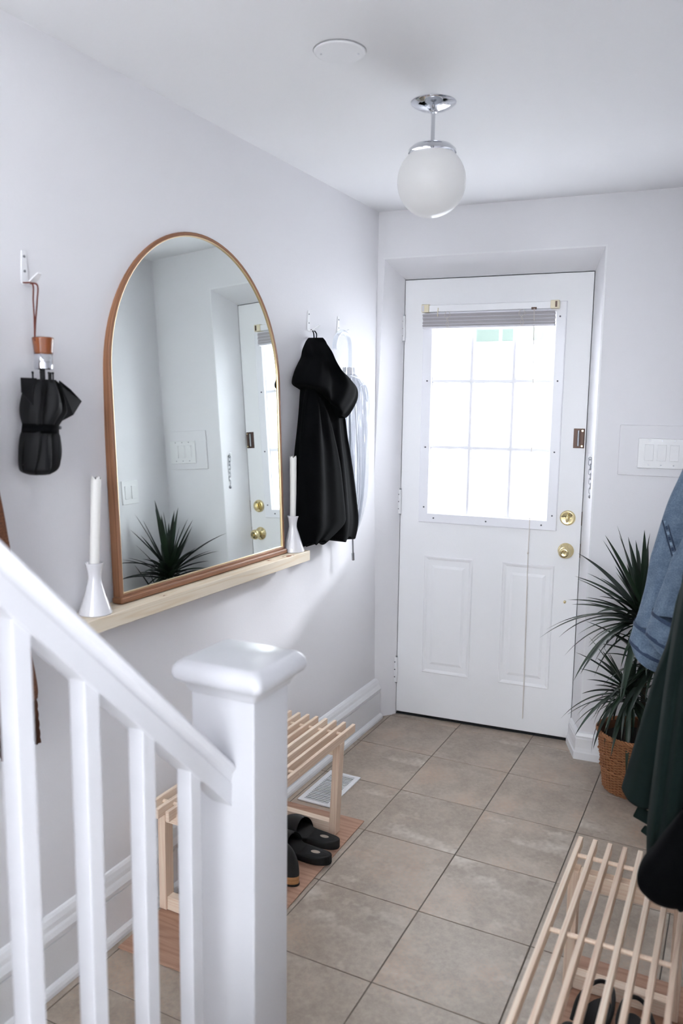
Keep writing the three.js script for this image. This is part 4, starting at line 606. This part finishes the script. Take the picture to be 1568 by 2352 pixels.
// ---------- coats on the right wall ----------
{
  const t = thing('denim_jacket', 'faded blue denim jacket hanging on the right wall', 'jacket', [0, 0, 0]);
  const row = (L, R, c, t_, f = 1) => ({ L, R, c, t: t_, f });
  const sleeve = (pts, cuffPts, c, th, ph) => {
    const s = mesh('sleeve', cloth(pts.map(([l, r, y]) => row([l, y], [r, y], c, th)), { along: 'x', folds: 5, amp: 0.14, n: 60, steps: 6, ph, capBot: false }), M.denim, t);
    mesh('cuff', cloth(cuffPts.map(([l, ly, r, ry]) => row([l, ly], [r, ry], c, th * 1.12)), { along: 'x', folds: 4, amp: 0.05, n: 60, steps: 4, ph, capBot: false }), M.denim, s);
    return s;
  };
  const s1 = sleeve([[1.350, 1.44, 1.36], [1.338, 1.44, 1.319], [1.312, 1.43, 1.245], [1.298, 1.42, 1.19], [1.284, 1.41, 1.125], [1.274, 1.395, 1.077], [1.267, 1.375, 1.006], [1.254, 1.36, 0.935], [1.246, 1.352, 0.900]], [[1.245, 0.905, 1.352, 0.870], [1.240, 0.875, 1.345, 0.825], [1.236, 0.850, 1.335, 0.795], [1.247, 0.823, 1.312, 0.774]], 1.0, 0.055, 0.3);
  const s2 = sleeve([[1.385, 1.46, 1.32], [1.372, 1.46, 1.22], [1.352, 1.455, 1.145], [1.333, 1.45, 1.10], [1.322, 1.44, 1.055], [1.303, 1.42, 0.985], [1.296, 1.41, 0.955]], [[1.297, 0.958, 1.41, 0.915], [1.288, 0.925, 1.40, 0.885], [1.284, 0.895, 1.395, 0.850], [1.300, 0.875, 1.38, 0.822]], 1.085, 0.050, 1.4);
  const band = (l, ly, r, ry, c, th, sl) => mesh('cuff_seam', cat([cloth([row([l, ly], [r, ry], c, th), row([l - 0.002, ly - 0.010], [r, ry - 0.010], c, th)], { along: 'x', folds: 4, amp: 0.05, n: 60, steps: 2, capTop: false, capBot: false })]), M.denimDark, sl);
  band(1.244, 0.908, 1.354, 0.872, 1.0, 0.064, s1); band(1.236, 0.858, 1.343, 0.806, 1.0, 0.064, s1); band(1.2955, 0.962, 1.412, 0.918, 1.085, 0.058, s2); band(1.285, 0.905, 1.397, 0.862, 1.085, 0.058, s2);
  const seamAt = (t, o) => V(lerp(1.3005, 1.334, t) + o, lerp(1.188, 1.098, t) + o * 0.35, 1.026 + 0.036 * Math.sin(t * Math.PI * 0.5) + 0.004);
  for (const o of [0, 0.011]) mesh('sleeve_seam', tube([0, 0.25, 0.5, 0.75, 1].map(t => seamAt(t, o)), 0.0016, 24, 6), M.denimDark, s1);
  for (let k = 0; k < 7; k++) { const p = seamAt((k + 0.5) / 7, 0.0055), q = box(-0.003, 0.003, -0.0045, 0.0045, -0.002, 0.002, 0.001); q.rotateZ(0.36); q.translate(p.x, p.y, p.z); mesh('stitch', q, k % 2 ? M.denimDark : M.denimSeam, s1); }
  mesh('body', cloth([row([1.395, 1.52], [1.465, 1.52], 1.04, 0.10), row([1.375, 1.44], [1.468, 1.44], 1.02, 0.13), row([1.37, 1.2], [1.468, 1.2], 1.02, 0.13), row([1.372, 1.0], [1.468, 1.0], 1.02, 0.13), row([1.374, 0.88], [1.468, 0.88], 1.02, 0.13)], { along: 'x', folds: 5, amp: 0.06, n: 80, steps: 5 }), M.denim, t);
  const g = thing('wool_coat', 'long dark green coat hanging on the right wall above the bench', 'coat', [0, 0, 0]);
  const r2 = (y, l, r, c, t_, ly = y) => ({ L: [l, ly], R: [r, y], c, t: t_ });
  mesh('body', cloth([r2(1.55, 1.42, 1.468, 1.38, 0.06), r2(1.40, 1.395, 1.468, 1.39, 0.15), r2(1.15, 1.382, 1.468, 1.39, 0.17), r2(1.00, 1.368, 1.468, 1.39, 0.18), r2(0.86, 1.358, 1.468, 1.39, 0.19), r2(0.70, 1.350, 1.468, 1.39, 0.20), r2(0.56, 1.343, 1.468, 1.39, 0.20), r2(0.455, 1.350, 1.468, 1.39, 0.20)], { along: 'x', folds: 9, amp: 0.07, n: 120, steps: 7 }), M.greenCloth, g);
  mesh('front_panel', cloth([r2(1.10, 1.385, 1.445, 1.36, 0.05, 1.12), r2(1.03, 1.368, 1.44, 1.35, 0.07, 1.06), r2(0.94, 1.354, 1.43, 1.34, 0.08, 0.957), r2(0.85, 1.330, 1.42, 1.33, 0.085, 0.866), r2(0.75, 1.311, 1.41, 1.32, 0.09, 0.766), r2(0.675, 1.296, 1.40, 1.32, 0.09, 0.690), r2(0.61, 1.283, 1.40, 1.31, 0.09, 0.625), r2(0.555, 1.273, 1.40, 1.31, 0.09, 0.574)], { along: 'x', folds: 5, amp: 0.08, n: 80, steps: 7 }), M.greenCloth, g);
  mesh('belt_end', (() => { const q = box(-0.036, 0.03, -0.016, 0.016, -0.004, 0.004, 0.003); q.rotateZ(-0.35); q.translate(1.342, 0.508, 1.33); return q; })(), M.greenCloth, g);
  mesh('belt_end', (() => { const q = box(-0.018, 0.02, -0.010, 0.010, -0.004, 0.004, 0.003); q.rotateZ(-0.5); q.translate(1.345, 0.488, 1.36); return q; })(), M.greenCloth, g);
  const k = thing('cloth_bag', 'soft black cloth bag hanging below the green coat over the bench', 'bag', [0, 0, 0]);
  mesh('pouch', cloth([r2(0.71, 1.420, 1.468, 1.67, 0.02), r2(0.66, 1.394, 1.468, 1.67, 0.04), r2(0.62, 1.374, 1.468, 1.67, 0.05), r2(0.592, 1.358, 1.468, 1.67, 0.055), r2(0.566, 1.350, 1.468, 1.67, 0.055), r2(0.545, 1.352, 1.468, 1.67, 0.052), r2(0.530, 1.364, 1.468, 1.67, 0.042), r2(0.524, 1.385, 1.465, 1.67, 0.025)], { along: 'x', folds: 5, amp: 0.07, n: 80, steps: 5 }), M.blackCloth, k);
  mesh('strap', tube([[1.44, 0.69, 1.67], [1.45, 0.9, 1.67], [1.455, 1.40, 1.68], [1.447, 1.705, 1.69]], 0.008, 30, 8), M.blackCloth, k);
  const rail = thing('coat_rail', 'white coat rail board on the right wall above the coats', 'coat rail', [0, 0, 0]);
  mesh('board', box(RX2 - 0.018, RX2, 1.68, 1.76, 0.8, 1.75, 0.003), M.trim, rail);
  for (const z of [1.04, 1.36, 1.69]) mesh('peg', tube([[RX2 - 0.016, 1.71, z], [RX2 - 0.04, 1.705, z], [RX2 - 0.055, 1.72, z]], 0.005, 12, 8), M.whiteMetal, rail);
}

renderer.render(scene, camera);
